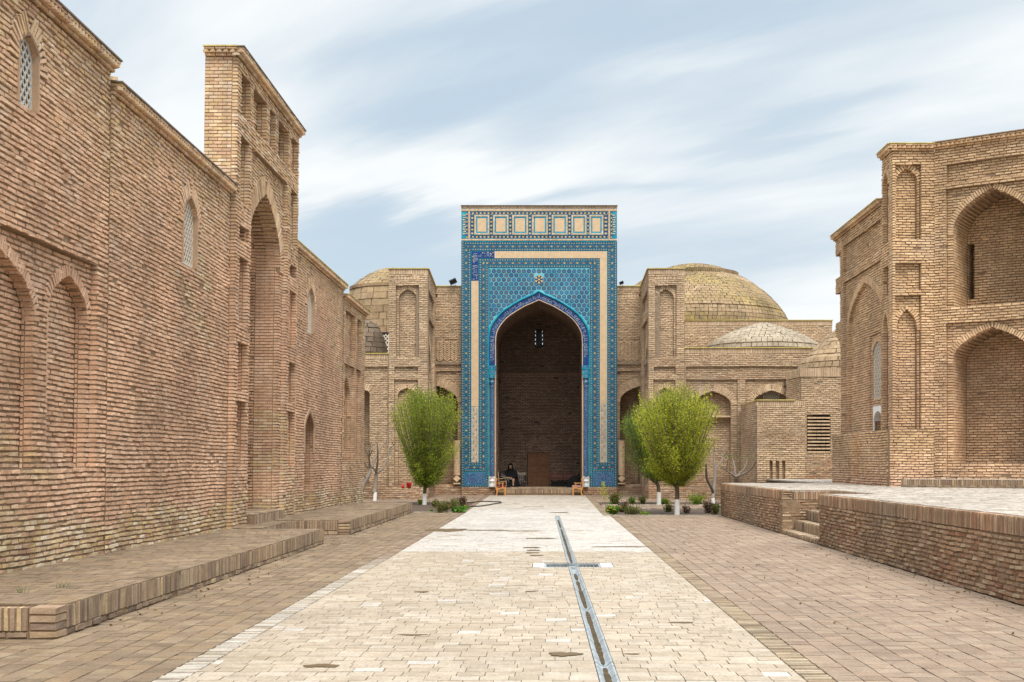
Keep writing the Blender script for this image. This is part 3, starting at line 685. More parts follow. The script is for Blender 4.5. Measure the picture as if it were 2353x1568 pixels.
ring(m, (PX_+.07, 33.5, 0), (0, 1), A0, .25, 3.95, 5.6, 6.8, .22, .012, -.2)
ring(m, (PX_+.19, 33.5, 0), (0, 1), A0, .66, 1.62, 4.7, 5.05, .16, .012, -.15)
ring(m, (PX_, PY_+.3, 0), (0, 1), A0, .10, .58, 9.0, 9.36, .12, .012, -.12); ring(m, (PX_, PY_+.3, 0), (0, 1), A0, .10, .58, 5.1, 5.65, .12, .012, -.12)
# chamfer B (facing the camera)
sh = [rect(.09, .75, 7.45, 9.45, .12), arch(.14, .68, 7.5, 9.0, 9.36, .24), rect(.09, .75, 6.15, 6.85, .14), rect(.09, .75, 2.5, 6.0, .12), arch(.14, .68, 2.5, 5.1, 5.65, .24)]
facade(m, (PX_, PY_, 0), (1, 0), (0, -1), 1.22, 9.78, sh, T=.3, vmin=.95, end0=.3)
ring(m, (PX_, PY_+.12, 0), (1, 0), (0, -1), .14, .68, 9.0, 9.36, .13, .02, -.12); ring(m, (PX_, PY_+.12, 0), (1, 0), (0, -1), .14, .68, 5.1, 5.65, .13, .02, -.12)
# face C with the niches
UC, NC = (.829, -.559), (-.559, -.829); OC = (10.1, PY_, 0)
sh = [rect(.32, 2.58, 8.92, 9.36, .10), rect(.30, 2.60, 5.65, 8.72, .10), arch(.46, 2.44, 5.65, 7.55, 8.66, 1.4), rect(.30, 2.60, 1.35, 5.22, .10), arch(.46, 2.44, 1.6, 4.2, 5.1, 1.3),
      rect(.47, .64, 6.0, 7.5, 1.9)]
facade(m, OC, UC, NC, 2.9, 9.80, sh, T=2.2, vmin=.95)
for vs, va in ((7.55, 8.66), (4.2, 5.1)): ring(m, (OC[0]-NC[0]*.1, OC[1]-NC[1]*.1, 0), UC, NC, .46, 2.44, vs, va, .15, .02, -.3)
# face D beyond the frame edge
OD = (OC[0]+UC[0]*2.9, OC[1]+UC[1]*2.9, 0); facade(m, OD, (.99, .14), (.14, -.99), 4, 9.8, [arch(.8, 3.2, 1.5, 4.2, 5.1, .4)], T=.5, vmin=.95)
m.build('masonry', BO, RB, zone=zb)
m = M()   # plinth
facade(m, (PX_-.1, PY_+.015, 0), (0, 1), A0, 6.5, 2.5, [rect(2.45, 3.65, 1.15, 2.5, .4)], T=.5, vmin=.95, end1=.5)
facade(m, (PX_-.1, PY_-.1, 0), (1, 0), (0, -1), 1.16, 2.5, (), T=.3, vmin=.95)
m.build('plinth', BO, RB, zone=lambda f: zb(f)*0+np.clip((2.2-f[:, 2])/1.2, 0, 1))
m = M(); soldiers(m, (PX_-.08, 35.0, 0), (0, 1), A0, 1.2, 1.0, .15)
cornice(m, (PX_, PY_), (0, 1), A0, 1.05, 9.78, .13, .1, 0); cornice(m, (PX_, 33.5), (0, 1), A0, 5.4, 8.58, .13, 0, .12)
cornice(m, (PX_, PY_), (1, 0), (0, -1), 1.1, 9.78, .13, .1, 0); cornice(m, OC, UC, NC, 2.9, 9.80, .13, 0, 0, mr=1); cornice(m, OD, (.99, .14), (.14, -.99), 4, 9.8, .13, 0, 0, mr=1)
m.build('cornice', BO, RB, zone=zb)
window(RB, (0, 1), A0, (PX_, 33.5, 0), .66, 1.62, 3.4, 4.7, 5.05, False, 0, -.22, .17, False)
m = M(); x_ = PX_+.195; ya, yb = 34.16, 35.12
P = [(ya, 3.22), (ya, 2.52), (ya+.06, 2.52), (ya+.06, 2.8)] + [(ya+.48-.42*math.cos(a), 2.8+.27*math.sin(a)) for a in np.linspace(0, math.pi, 12)] + [(yb-.06, 2.8), (yb-.06, 2.52), (yb, 2.52), (yb, 3.22)]
V = []; Q = []
aa = [(ya+.48-.42*math.cos(a), 2.8+.27*math.sin(a)) for a in np.linspace(0, math.pi, 16)]
for (p_, q_) in zip(aa[:-1], aa[1:]):
    V = [(x_, p_[0], p_[1]), (x_, q_[0], q_[1]), (x_, q_[0], 3.22), (x_, p_[0], 3.22), (x_+.25, p_[0], p_[1]), (x_+.25, q_[0], q_[1])]
    m.raw(V, [[0, 1, 2, 3], [0, 4, 5, 1]])
m.box(x_, x_+.04, ya, ya+.06, 2.52, 3.22); m.box(x_, x_+.04, yb-.06, yb, 2.52, 3.22); m.build('white_niche', ['whitewash'], RB)
m = M(); m.raw([(PX_+.3, PY_+.3, 9.7), (OC[0]+.3, PY_+.3, 9.7), (OD[0]+.3, OD[1]+.3, 9.7), (20, 32, 9.7), (20, 45, 9.7), (12, 38, 9.7), (PX_+.3, 33.4, 9.7)], [list(range(7))])
m.box(PX_+.3, 20, 33.5, 38.6, 8.4, 8.6); m.box(12.5, 20, 31.7, 38.6, 1, 8.4); m.box(PX_+.9, PX_+1.0, 33.5, 38.6, 1, 8.5); m.build('roof', ['clay_roof'], RB)
# low bench in front of the niches
m = M(); px, py = 8.98, 31.6; L_ = 4.6
facade(m, (px, py, 1.0), UC, NC, L_, .0701, (), T=.2, p=.07); soldiers(m, (px, py, 1.0), UC, NC, L_, 1.05, .16)
a_ = np.array([px, py]); U2 = np.array(UC); N2 = -np.array(NC)
Q = [a_, a_+U2*L_, a_+U2*L_+N2*1.6, a_+N2*.9]; m.raw([(q[0], q[1], 1.205) for q in Q], [[0, 1, 2, 3]], 2)
t = m.build('brick_step', ['brick_plat', 'mortar', 'paver_terrace']); tag(t, 'low step of upright bricks in front of the deep niches of the right building', 'step')
# ================================================================= FAR BUILDING: wings, domes
YF, YB, YP = 52.5, 58.1, 57.8
BT = ['brick_tan', 'mortar_pale', 'rim']
KW = dict(p=.078, b=.245, T=.5, wob=.012)
def S(Y, x0, pa, pb, pt, pbot, d, arched=None):
    """recess given by its edges on the photo grid, on the frontal plane at depth Y"""
    a, b_ = at(pa, 0, Y)[0]-x0, at(pb, 0, Y)[0]-x0; zt, zb_ = at(0, pt, Y)[2], at(0, pbot, Y)[2]
    return rect(a, b_, zb_, zt, d) if arched is None else arch(a, b_, zb_, at(0, arched, Y)[2], zt, d)
def rim(m, x0, x1, y, z, mat=2, side=None):
    m.box(x0-.03, x1+.03, y-.05, y+.25, z, z+.035, mat)
def fring(m, Y, x0, s, t, wf=.01, wb=-.15, pitch=.075, dep=0):
    ring(m, (x0, Y+dep, 0), (1, 0), (0, -1), s[1], s[2], s[4], s[5], t, wf, wb, pitch)
def zt_(fc): x, y, z = fc.T; return np.clip(.1+.8*np.clip((1.1-z)/.4, 0, 1)+.5*np.clip(np.sin(z*2.2+x*.3)-.55, 0, 1)*(z > 5.0)*(z < 6.2)*2, 0, 1)
def wing(side):
    L = side < 0
    lab = ('brick wing left of the blue tiled portal, its dome half hidden behind a pier' if L else 'wide brick wing right of the blue tiled portal, with a large mossy dome')
    t = thing('building_wing', lab, 'building', (side*8, YF, 0), 'two wings of the domed building')
    m = M()
    fx = (lambda p: p) if L else (lambda p: 2*1236-p)      # right pier mirrors the left one
    # pier front
    pa, pb = (893, 983) if L else (1490, 1573)
    xa, xb = at(pa, 0, YF)[0], at(pb, 0, YF)[0]
    q = lambda p: pa+(p-893)/90*(pb-pa)
    sh = [S(YF, xa, q(910), q(962), 634, 643, .08), S(YF, xa, q(910), q(962.5), 656, 823, .12), S(YF, xa, q(907), q(960), 841, 858, .10), S(YF, xa, q(906), q(960), 874, 1117, .10)]
    A1 = S(YF, xa, q(916.5), q(956.5), 664, 820, .24, 684); A2 = S(YF, xa, q(914), q(955), 891, 1117, .26, 908)
    facade(m, (xa, YF, 0), (1, 0), (0, -1), xb-xa, 9.62, sh+[A1, A2], **KW)
    fring(m, YF, xa, A1, .16, .01, -.15, .075, .12); fring(m, YF, xa, A2, .2, .01, -.15, .075, .10)
    soldiers(m, (xa, YF, 0), (1, 0), (0, -1), xb-xa, 9.62, .22, pitch=.07)
    soldiers(m, (xa+.1, YF+.02, 0), (1, 0), (0, -1), xb-xa-.2, at(0, 643, YF)[2], .18, depth=.1, pitch=.13)
    rim(m, xa, xb, YF, 9.85)
    # pier flank towards the portal
    if L: P0, P1, U_, N_ = (xb, YF+.115), (-5.29, YB), None, None
    else: P0, P1 = (xa, YF+.115), (4.34, YB)
    dv = np.array(P1)-np.array(P0); Ls = np.hypot(*dv); U_ = tuple(dv/Ls); N_ = (U_[1], -U_[0]) if L else (-U_[1], U_[0])
    sh = [rect(.5, Ls-.7, 8.4, 9.1, .12), rect(.5, Ls-.7, .6, 7.9, .12), arch(1.2, Ls-1.4, .6, 5.2, 7.0, .5)]
    facade(m, (*P0, 0), U_, N_, Ls, 9.62, sh, **KW); ring(m, (*P0, 0), U_, N_, 1.2, Ls-1.4, 5.2, 7.0, .3, -.1, -.3)
    soldiers(m, (*P0, 0), U_, N_, Ls, 9.62, .22, pitch=.07)
    m.boxes([((P0[0]+P1[0])/2-side*.0, (P0[1]+P1[1])/2, 9.867)], (*U_, 0), (0, 0, 1), (*N_, 0), Ls/2, .017, .06, 2, .5)
    # recessed flank wall beside the portal
    if L: xa2, xb2 = -5.30, -4.03; base = 1000
    else: xa2, xb2 = 3.18, 4.36
    def mx(p): return p if L else 2*1238-p
    f = lambda p1, p2, *r, **k: S(YB, xa2, min(mx(p1), mx(p2)), max(mx(p1), mx(p2)), *r, **k)
    sh = [f(1002, 1053, 676, 684, .08), f(1002, 1060, 781, 829, .03), f(1002, 1060, 853, 1112, .10), f(955, 1051, 886, 1112, 1.6, arched=925)]
    facade(m, (xa2, YB, 0), (1, 0), (0, -1), xb2-xa2, 9.7, sh, **{**KW, 'T': 2.0}); fring(m, YB, xa2, sh[3], .42, .01, -.12, .075, .10)
    # herringbone panel
    hx0, hx1 = sorted((at(mx(1002), 0, YB)[0], at(mx(1059), 0, YB)[0])); hz0, hz1 = at(0, 829, YB)[2], at(0, 781, YB)[2]
    for i in range(int((hx1-hx0)/.17)):
        for j in range(int((hz1-hz0)/.10)):
            a = math.radians(40 if (i % 2) else -40)
            m.boxes([(hx0+.09+i*.17, YB-.0, hz0+.06+j*.10)], (math.cos(a), 0, math.sin(a)), (-math.sin(a), 0, math.cos(a)), (0, -1, 0), .10, .026, .035)
    m.box(xa2, xb2, YB-.10, YB+.1, at(0, 838, YB)[2], at(0, 832, YB)[2], 1)
    soldiers(m, (xa2+.1, YB+.02, 0), (1, 0), (0, -1), xb2-xa2-.2, at(0, 684, YB)[2], .17, depth=.1, pitch=.13)
    soldiers(m, (xa2, YB, 0), (1, 0), (0, -1), xb2-xa2, 9.7, .2, pitch=.07); rim(m, xa2, xb2, YB, 9.91)
    # plinth of the flank wall and of the wing
    facade(m, (xa2, YB-.12, 0), (1, 0), (0, -1), xb2-xa2, .56, (), **{**KW, 'T': .3})
    # low wing wall
    if L:
        x0, x1 = -14.0, at(893, 0, YF+.06)[0]; y = YF+.06
        sh = [S(y, x0, 833, 890, 841, 1117, .10), S(y, x0, 780, 848, 891, 1117, .9, arched=905)]
        facade(m, (x0, y, 0), (1, 0), (0, -1), x1-x0, 6.03, sh, **{**KW, 'T': 1.3}); fring(m, y, x0, sh[1], .28, .01, -.2, .075, .1)
        soldiers(m, (x0, y, 0), (1, 0), (0, -1), x1-x0, 6.03, .22, pitch=.07); rim(m, x0, x1, y, 6.26)
    else:
        x0, x1 = at(1573, 0, YF+.06)[0], 17.0; y = YF+.06
        sh = [S(y, x0, 1577, 1880, 844, 1117, .08), S(y, x0, 1579, 1695, 874, 1117, .16), S(y, x0, 1714, 1808, 874, 1117, .16)]
        a1 = S(y, x0, 1596, 1681, 898, 1117, .55, arched=931); a2 = S(y, x0, 1733, 1816, 897, 1117, .6, arched=926)
        facade(m, (x0, y, 0), (1, 0), (0, -1), x1-x0, 6.27, sh+[a1, a2], **{**KW, 'T': 1.0}); fring(m, y, x0, a1, .30, .01, -.2, .075, .16); fring(m, y, x0, a2, .30, .01, -.2, .075, .16)
        soldiers(m, (x0, y, 0), (1, 0), (0, -1), x1-x0, 6.27, .22, pitch=.07); rim(m, x0, x1, y, 6.50)
        m.box(*sorted((at(1612, 0, y)[0], at(1681, 0, y)[0])), y+.25, y+.5, at(0, 958, y)[2], at(0, 955, y)[2], 0)
        # upper storey parapet behind
        x2, x3 = at(1573, 0, 60)[0], at(1913, 0, 60)[0]
        facade(m, (x2, 60, 0), (1, 0), (0, -1), x3-x2, 8.28, (), vmin=6, end1=.5, **KW); soldiers(m, (x2, 60, 0), (1, 0), (0, -1), x3-x2, 8.28, .24, pitch=.07); rim(m, x2, x3, 60, 8.53)
    facade(m, ((-14 if L else xa), YF-.06, 0), (1, 0), (0, -1), (xb+14 if L else 14-xa), .575, (), **{**KW, 'T': .3, 'end1': .4 if L else 0, 'end0': 0 if L else .4})
    m.build('masonry', BT, t, zone=zt_)
    m = M()
    m.box(*((-6.3, -5.27) if L else (4.32, 5.4)), YB-.02, YB+2.4, 0, 9.5)
    if L: m.box(-14, -5.4, YF+.5, 72, 5.9, 6.1); m.box(-6.6, -5.4, YF+.45, 66, 9.4, 9.6); m.box(-5.45, -3.9, YB+.4, 72, 9.4, 9.6); m.box(-14, -13.8, YF+.5, 72, 0, 6); m.box(-6.7, -6.5, YF+.4, 72, 6, 9.5)
    else: m.box(4.4, 17, YF+.5, 60.4, 6.1, 6.3); m.box(4.4, 5.7, YF+.45, 66, 9.4, 9.6); m.box(3.1, 4.5, YB+.4, 72, 9.4, 9.6); m.box(5.6, x3-.3, 60.4, 75, 8.0, 8.2); m.box(x3-.5, x3-.3, 60.4, 75, 6, 8.1); m.box(5.4, 5.65, YF+.4, 66, 6.2, 9.5)
    m.build('roof', ['clay_roof'], t)
    return t
WLt, WRt = wing(-1), wing(1)
# --- domes
MOSS = [(0.211,0.158,0.079),(0.283,0.205,0.090),(0.235,0.174,0.086),(0.323,0.232,0.093),(0.259,0.189,0.093),(0.187,0.139,0.076),(0.299,0.228,0.120)]
DTAN = [(0.256,0.175,0.106),(0.305,0.215,0.130),(0.277,0.192,0.115),(0.347,0.252,0.154),(0.284,0.202,0.121)]
MT['dome_tile'] = brick_mat('dome_tile', DTAN, MOSS, .3, .95, 22, ((.12, .10, .07), .8, .58, .6), .5)
MT['dome_pale'] = brick_mat('dome_pale', [(.29,.23,.165),(.36,.30,.22),(.32,.26,.185),(.39,.33,.25)], DTAN, .2, .95, 22, ((.14, .11, .08), 1.2, .6, .6), .5)
MT['dome_dark'] = brick_mat('dome_dark', [(.13,.10,.075),(.2,.155,.115),(.16,.12,.09),(.24,.19,.14)], DTAN, .2, .95, 22, None, .5)
MT['grout'] = plain('grout', (.20,.155,.105), .95, .25, 4)
def dome(m, cx, cy, prof, h=.26, w=.30, rimat=None, t=.035, mb=0, mm=1):
    P = np.array(prof, float); seg = np.hypot(*np.diff(P, axis=0).T); Sx = np.concatenate([[0], np.cumsum(seg)]); n = max(3, int(Sx[-1]/h))
    m.lathe((cx, cy, 0), [(max(r-.02, 0), z-.02) for r, z in prof], 64, mm)
    for i in range(n):
        s0, s1 = i*Sx[-1]/n, (i+1)*Sx[-1]/n; s = (s0+s1)/2
        r, z = np.interp(s, Sx, P[:, 0]), np.interp(s, Sx, P[:, 1]); r0, z0 = np.interp(s0, Sx, P[:, 0]), np.interp(s0, Sx, P[:, 1]); r1, z1 = np.interp(s1, Sx, P[:, 0]), np.interp(s1, Sx, P[:, 1])
        l = math.hypot(r1-r0, z1-z0); sr, sz = (r1-r0)/l, (z1-z0)/l; k = max(6, int(2*math.pi*r/w)); a = (np.arange(k)+.5*(i % 2)+R.normal(0, .05, k))*2*math.pi/k
        rad = np.column_stack([np.cos(a), np.sin(a), np.zeros(k)]); tan = np.column_stack([-np.sin(a), np.cos(a), np.zeros(k)])
        Vv = rad*sr+np.array([0, 0, sz]); Nn = rad*(-sz)+np.array([0, 0, sr]); Nn = Nn*np.where((Nn[:, 2] < 0), -1, 1)[:, None]
        if sz < -.999: Nn = rad
        c = rad*r+np.array([cx, cy, z])
        rn = np.clip(R.random(k)*.8+.2*R.random(), 0, 1)
        m.boxes(c+Nn*(R.normal(0, .006, k)[:, None]), tan, Vv, Nn, math.pi*r/k-.004, l/2-.004, t, mb, rn, .006, .004)
k = 68/F
def prof(top, pts, kk): return [(r*kk, top-d*kk) for r, d in pts]
m = M(); cx, top = (1594-HX)*k, EYE+(HY-609.5)*k
dome(m, cx, 68, prof(top, [(0, 0), (30, 2), (60, 9), (98, 24)], k), .21, .24)
for a in np.linspace(0, 2*math.pi, 130)[:-1]: m.boxes([(cx+math.cos(a)*99*k, 68+math.sin(a)*99*k, top-25*k)], (-math.sin(a), math.cos(a), 0), (0, 0, 1), (math.cos(a), math.sin(a), 0), .05, .09, .07)
dome(m, cx, 68, prof(top, [(97, 29), (118, 37), (140, 52), (164, 71), (188, 95), (203, 115)], k), .19, .22)
dome(m, cx, 68, prof(top, [(205, 117), (213, 133), (216, 150)], k), .20, .22)
m.build('dome', ['dome_tile', 'grout'], WRt, zone=lambda f: np.clip(.45+.35*np.sin(f[:, 0]*1.1+f[:, 2]*2.1)+.3*np.sin(f[:, 2]*5+f[:, 1]), 0, 1))
k2 = 57/F; m = M(); dome(m, (1752-HX)*k2, 57, prof(EYE+(HY-743)*k2, [(0, 0), (14, 2), (45, 12), (80, 25), (105, 38), (125, 52), (130, 66)], k2), .19, .23)
m.build('shallow_dome', ['dome_pale', 'grout'], WRt, zone=lambda f: f[:, 2]*0)
m = M(); cx, top = (903-HX)*k, EYE+(HY-617.5)*k
dome(m, cx, 68, prof(top, [(0, 0), (30, 5), (56, 17), (78, 32), (95, 47)], k), .24, .28)
for a in np.linspace(0, 2*math.pi, 140)[:-1]: m.boxes([(cx+math.cos(a)*96*k, 68+math.sin(a)*96*k, top-49*k)], (-math.sin(a), math.cos(a), 0), (0, 0, 1), (math.cos(a), math.sin(a), 0), .05, .08, .07)
dome(m, cx, 68, prof(top, [(95, 53), (103, 75), (107, 100), (108, 150), (108, 190)], k), .34, .38)
m.build('dome', ['dome_tile', 'grout'], WLt, zone=lambda f: np.clip(.2+.3*np.sin(f[:, 0]*1.3+f[:, 2]*1.1), 0, 1))
k2 = 55/F; m = M(); dome(m, (843-HX)*k2, 55, prof(EYE+(HY-738)*k2, [(0, 0), (14, 3), (26, 14), (36, 35), (43, 60), (46, 75)], k2), .22, .26)
m.build('small_dome', ['dome_dark', 'grout'], WLt, zone=lambda f: f[:, 2]*0)
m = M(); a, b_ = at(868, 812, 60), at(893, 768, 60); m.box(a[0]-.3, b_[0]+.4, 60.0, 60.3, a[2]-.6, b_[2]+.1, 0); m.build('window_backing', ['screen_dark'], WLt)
m = M(); lattice(m, (a[0], 59.9, 0), (1, 0), (0, -1), 0, b_[0]-a[0], a[2], b_[2]-.02, b_[2], 0, .16, .022, mat=0, mat2=0); m.build('lattice_screen', ['screen'], WLt)
m = M(); y = YF+.62; a, b_ = at(1754, 920, y), at(1789, 897, y); lattice(m, (a[0], y, 0), (1, 0), (0, -1), 0, b_[0]-a[0], a[2], b_[2]-.02, b_[2], .02, .10, .02, mat=0, mat2=0); m.build('lattice_screen', ['screen'], WRt)
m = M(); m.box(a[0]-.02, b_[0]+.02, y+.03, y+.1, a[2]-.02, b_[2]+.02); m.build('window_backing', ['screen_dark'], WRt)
# --- annexes on the right
AX = thing('brick_annex', 'plain flat-roofed brick annex with three narrow slots, left of the domed turret', 'building', (9, 48.4, 0))
m = M(); sh = [S(48.4, 8.14, 1769, 1775, 1056, 1104, .2), S(48.4, 8.14, 1783, 1790, 1056, 1104, .2), S(48.4, 8.14, 1798, 1804, 1056, 1104, .2)]
facade(m, (8.14, 48.4, 0), (1, 0), (0, -1), 1.88, 3.86, sh, **KW); facade(m, (8.14, 48.515, 0), (0, 1), (-1, 0), 4.0, 3.86, (), **KW)
soldiers(m, (8.14, 48.4, 0), (1, 0), (0, -1), 1.88, 3.86, .2, pitch=.07); soldiers(m, (8.14, 48.4, 0), (0, 1), (-1, 0), 4.1, 3.86, .2, pitch=.07); rim(m, 8.14, 9.6, 48.4, 4.07); m.box(8.10, 8.16, 48.4, 52.4, 4.07, 4.10, 2)
m.build('masonry', ['brick_annex_mix', 'mortar_pale', 'rim'] if 'brick_annex_mix' in MT else BT, AX, zone=lambda f: np.clip(.35*np.sin(f[:, 2]*3)+.1, 0, 1))
m = M(); m.box(8.2, 10.0, 48.5, 52.4, 3.7, 3.9); m.build('roof', ['clay_roof'], AX)
TU = thing('domed_turret', 'brick turret with tiled dome and slatted vent panel, half behind the right building', 'turret', (11, 48.6, 0))
m = M(); sl = [rect(10.14-9.9, 11.05-9.9, 2.0, 3.5, .35)]
facade(m, (9.9, 48.6, 0), (1, 0), (0, -1), 4.5, 5.0, sl, **KW); dv = np.array([.18, -1.9]); l_ = np.hypot(*dv); Uo = tuple(-dv/l_)
facade(m, (9.89, 48.715, 0), Uo, (-Uo[1], Uo[0]), l_, 5.0, (), **KW)
soldiers(m, (9.86, 48.57, 0), (1, 0), (0, -1), 4.5, 5.0, .35, pitch=.07); soldiers(m, (9.87, 48.6, 0), Uo, (-Uo[1], Uo[0]), l_, 5.0, .35, pitch=.07)
facade(m, (9.85, 48.45, 0), (1, 0), (0, -1), 1.6, 1.80, (), **{**KW, 'T': .2, 'end0': .2})
m.build('masonry', BT, TU, zone=lambda f: f[:, 2]*0+.12*(f[:, 2] > 3)+.9*(f[:, 2] < 1.85))
m = M()
for i in range(11): z = 2.06+i*.134; m.boxes([(10.595+(j-2)*.18, 48.66+R.normal(0, .01), z) for j in range(5)], (1, 0, 0), (0, 0, 1), (0, -1, 0), .086, .03, .09)
m.box(10.1, 11.1, 48.93, 48.95, 1.95, 3.55, 1); m.build('vent_slats', ['brick_tan', 'screen_dark'], TU)
k2 = 51/F; m = M(); dome(m, (1952-HX)*k2, 51, prof(EYE+(HY-752)*k2, [(0, 0), (26, 3), (48, 20), (80, 50), (100, 74), (107, 76), (116, 98), (119, 112)], k2), .24, .27)
m.box(10.0, 14.3, 48.8, 53, 4.9, 5.1, 1); m.build('dome', ['dome_tile', 'grout'], TU, zone=lambda f: f[:, 2]*0)
# ================================================================= TILED PORTAL
KP = YP/F
PT = thing('tiled_portal', 'tall portal covered in blue and turquoise tiles around a deep pointed arch', 'portal', ((1239-HX)*KP, YP, 0))
X = lambda px: (px-HX)*KP
Zp = lambda py: EYE-(py-HY)*KP
ACX, AHW, ASP, AAP = 1238.5, 99.5, 789, 690
def acurve(off=0):
    """opening curve (photo grid) pushed outwards by off"""
    hw, r = AHW, ASP-AAP; P = [(ACX+x*hw, ASP-h*r) for x, h in ARC]; out = []
    for i, (a, b_) in enumerate(P):
        p, q = P[max(0, i-1)], P[min(len(P)-1, i+1)]; dx, dy = q[0]-p[0], q[1]-p[1]; l = math.hypot(dx, dy)
        nx, ny = dy/l, -dx/l
        if i == len(P)-1: nx, ny = 1, 0
        out.append((a+nx*off, b_+ny*off))
    out[0] = (ACX, AAP-off*1.22) if off else out[0]
    return [(2*ACX-a, b_) for a, b_ in out[::-1]][:-1]+out
def sheet(m, px0, px1, py0, py1, w, mat=0, rnd=.5, th=.012, uvdir=None):
    """thin slab on the portal face; w = how far it stands out; UV along its length in metres, across 0..1"""
    x0, x1, z0, z1 = X(px0), X(px1), Zp(py1), Zp(py0); y = YP-w
    V = [(x0, y, z0), (x1, y, z0), (x1, y, z1), (x0, y, z1)]
    vert = (z1-z0) > (x1-x0) if uvdir is None else uvdir == 'v'
    uv = [(z0, 0), (z0, 1), (z1, 1), (z1, 0)] if vert else [(x0, 0), (x1, 0), (x1, 1), (x0, 1)]
    m.raw(V, [[0, 1, 2, 3]], mat, rnd, uv)
    Bk = [(a, b_+th, c) for a, b_, c in V]; m.raw(V+Bk, [[0, 4, 5, 1], [1, 5, 6, 2], [2, 6, 7, 3], [3, 7, 4, 0]], mat, rnd)
# -- tile materials
def tile_mat(name, build, rough=.28):
    m, nt, b = new_mat(name); g = G(nt); c = build(g)
    o = g.obj(); c = g.mix(1.0, c, g.ramp(g.noise(o, 1.3, 4), [(.3, (.8, .82, .85)), (.7, (1.15, 1.12, 1.1))]), 'MULTIPLY')
    nt.links.new(c, b.inputs['Base Color']); b.inputs['Roughness'].default_value = rough; b.inputs['Specular IOR Level'].default_value = .35
    return m
def uvs(g):
    s = g.n('ShaderNodeSeparateXYZ'); g.nt.links.new(g.n('ShaderNodeUVMap', uv_map='UVMap').outputs[0], s.inputs[0]); return s.outputs[0], s.outputs[1]
def band(P, W, bg, bg2, c1, c2, ring_c, r1=.32, r2=.16, almond=False, seed=0):
    def f(g):
        u, v = uvs(g); q = g.m('DIVIDE', u, P); fl = g.m('FLOOR', q); fu = g.m('SUBTRACT', g.m('SUBTRACT', q, fl), .5)
        du = g.m('MULTIPLY', fu, P/W); dv = g.m('SUBTRACT', v, .5)
        if almond: d = g.m('ADD', g.m('ABSOLUTE', g.m('MULTIPLY', du, .8)), g.m('ABSOLUTE', dv))
        else: d = g.m('SQRT', g.m('ADD', g.m('MULTIPLY', du, du), g.m('MULTIPLY', dv, dv)))
        odd = g.m('MODULO', g.m('ABSOLUTE', fl), 2.0)
        n = g.noise(g.obj(), 38, 2, .6)
        base = g.mix(g.rng(n, .48, .54), bg, bg2)
        if almond: base = g.mix(g.rng(g.noise(g.obj(), 60, 2, .7), .55, .60), base, ring_c)
        e = g.rng(g.m('ABSOLUTE', dv), .40, .44); base = g.mix(e, base, bg)
        c = g.mix(g.rng(d, r1+.05, r1), base, ring_c); c = g.mix(g.rng(d, r1-.07, r1-.12), c, bg)
        return g.mix(g.rng(d, r2+.04, r2), c, g.mix(odd, c1, c2))
    return f
NAVY, TEAL, TURQ = (.005,.030,.075), (.006,.12,.16), (.01,.30,.42)
MT['turquoise'] = tile_mat('turquoise', lambda g: g.mix(g.rng(g.noise(g.obj(), 6, 4), .35, .65), (.006,.19,.30), (.012,.31,.40)))
MT['band_narrow'] = tile_mat('band_narrow', band(.115, .135, NAVY, TEAL, (.55,.28,.07), (.24,.32,.36), (.17,.23,.27), .25, .13))
MT['band_wide'] = tile_mat('band_wide', band(.30, .15, (.008,.035,.09), (.012,.10,.15), (.52,.36,.04), (.40,.16,.05), (.15,.18,.23), .42, .26, True))
MT['band_top'] = tile_mat('band_top', band(.18, .13, (.012,.03,.11), (.02,.07,.16), (.55,.55,.62), (.62,.42,.06), (.55,.38,.05), .36, .18))
MT['cobalt'] = tile_mat('cobalt', lambda g: g.mix(g.rng(g.noise(g.obj(), 14, 3), .4, .6), (.005,.028,.13), (.008,.055,.19)))
def floral(g):
    v = g.n('ShaderNodeTexVoronoi', feature='DISTANCE_TO_EDGE'); v.inputs['Scale'].default_value = 7; g.nt.links.new(g.obj(), v.inputs['Vector'])
    w = g.n('ShaderNodeTexVoronoi', feature='DISTANCE_TO_EDGE'); w.inputs['Scale'].default_value = 17; g.nt.links.new(g.obj(), w.inputs['Vector'])
    c = g.mix(g.rng(w.outputs[0], .07, .03), (.010,.04,.14), (.24,.29,.42)); return g.mix(g.rng(v.outputs[0], .05, .02), c, (.03,.22,.36))
MT['floral'] = tile_mat('floral', floral)
def hexmat(g):
    u, v = uvs(g); r = g.m('SQRT', g.m('ADD', g.m('MULTIPLY', u, u), g.m('MULTIPLY', v, v))); an = g.m('ARCTAN2', v, u)
    pet = g.m('MULTIPLY', g.m('ADD', g.m('SINE', g.m('MULTIPLY', an, 6.0)), 1.0), .5)
    rn = g.attr('rnd')
    base = g.ramp(rn, [(0, (.01,.035,.11)), (.3, (.02,.05,.14)), (.55, (.045,.055,.10)), (.8, (.01,.10,.24)), (1, (.025,.035,.07))])
    lite = g.ramp(rn, [(0, (.07,.15,.28)), (.5, (.20,.19,.27)), (1, (.12,.24,.33))])
    c = g.mix(g.m('MULTIPLY', g.rng(pet, .5, .75), g.rng(g.m('ABSOLUTE', g.m('SUBTRACT', r, .52)), .22, .12)), base, lite)
    return g.mix(g.rng(r, .20, .15), c, (.03,.33,.45))
MT['hex_tile'] = tile_mat('hex_tile', hexmat)
MT['hex_ground'] = tile_mat('hex_ground', lambda g: g.mix(g.rng(g.noise(g.obj(), 3, 4), .35, .65), (.06,.35,.41), (.18,.46,.48)))
MT['white_tile'] = plain('white_tile', (.44,.47,.52), .35, .05, 9)
MT['gold_tile'] = plain('gold_tile', (.62,.42,.06), .35, .15, 20)
MT['marble_white'] = plain('marble_white', (.66,.67,.66), .4, .1, 5, spec=.5)
BR_T = [(.52,.38,.25),(.60,.46,.32),(.56,.40,.28),(.64,.52,.38)]
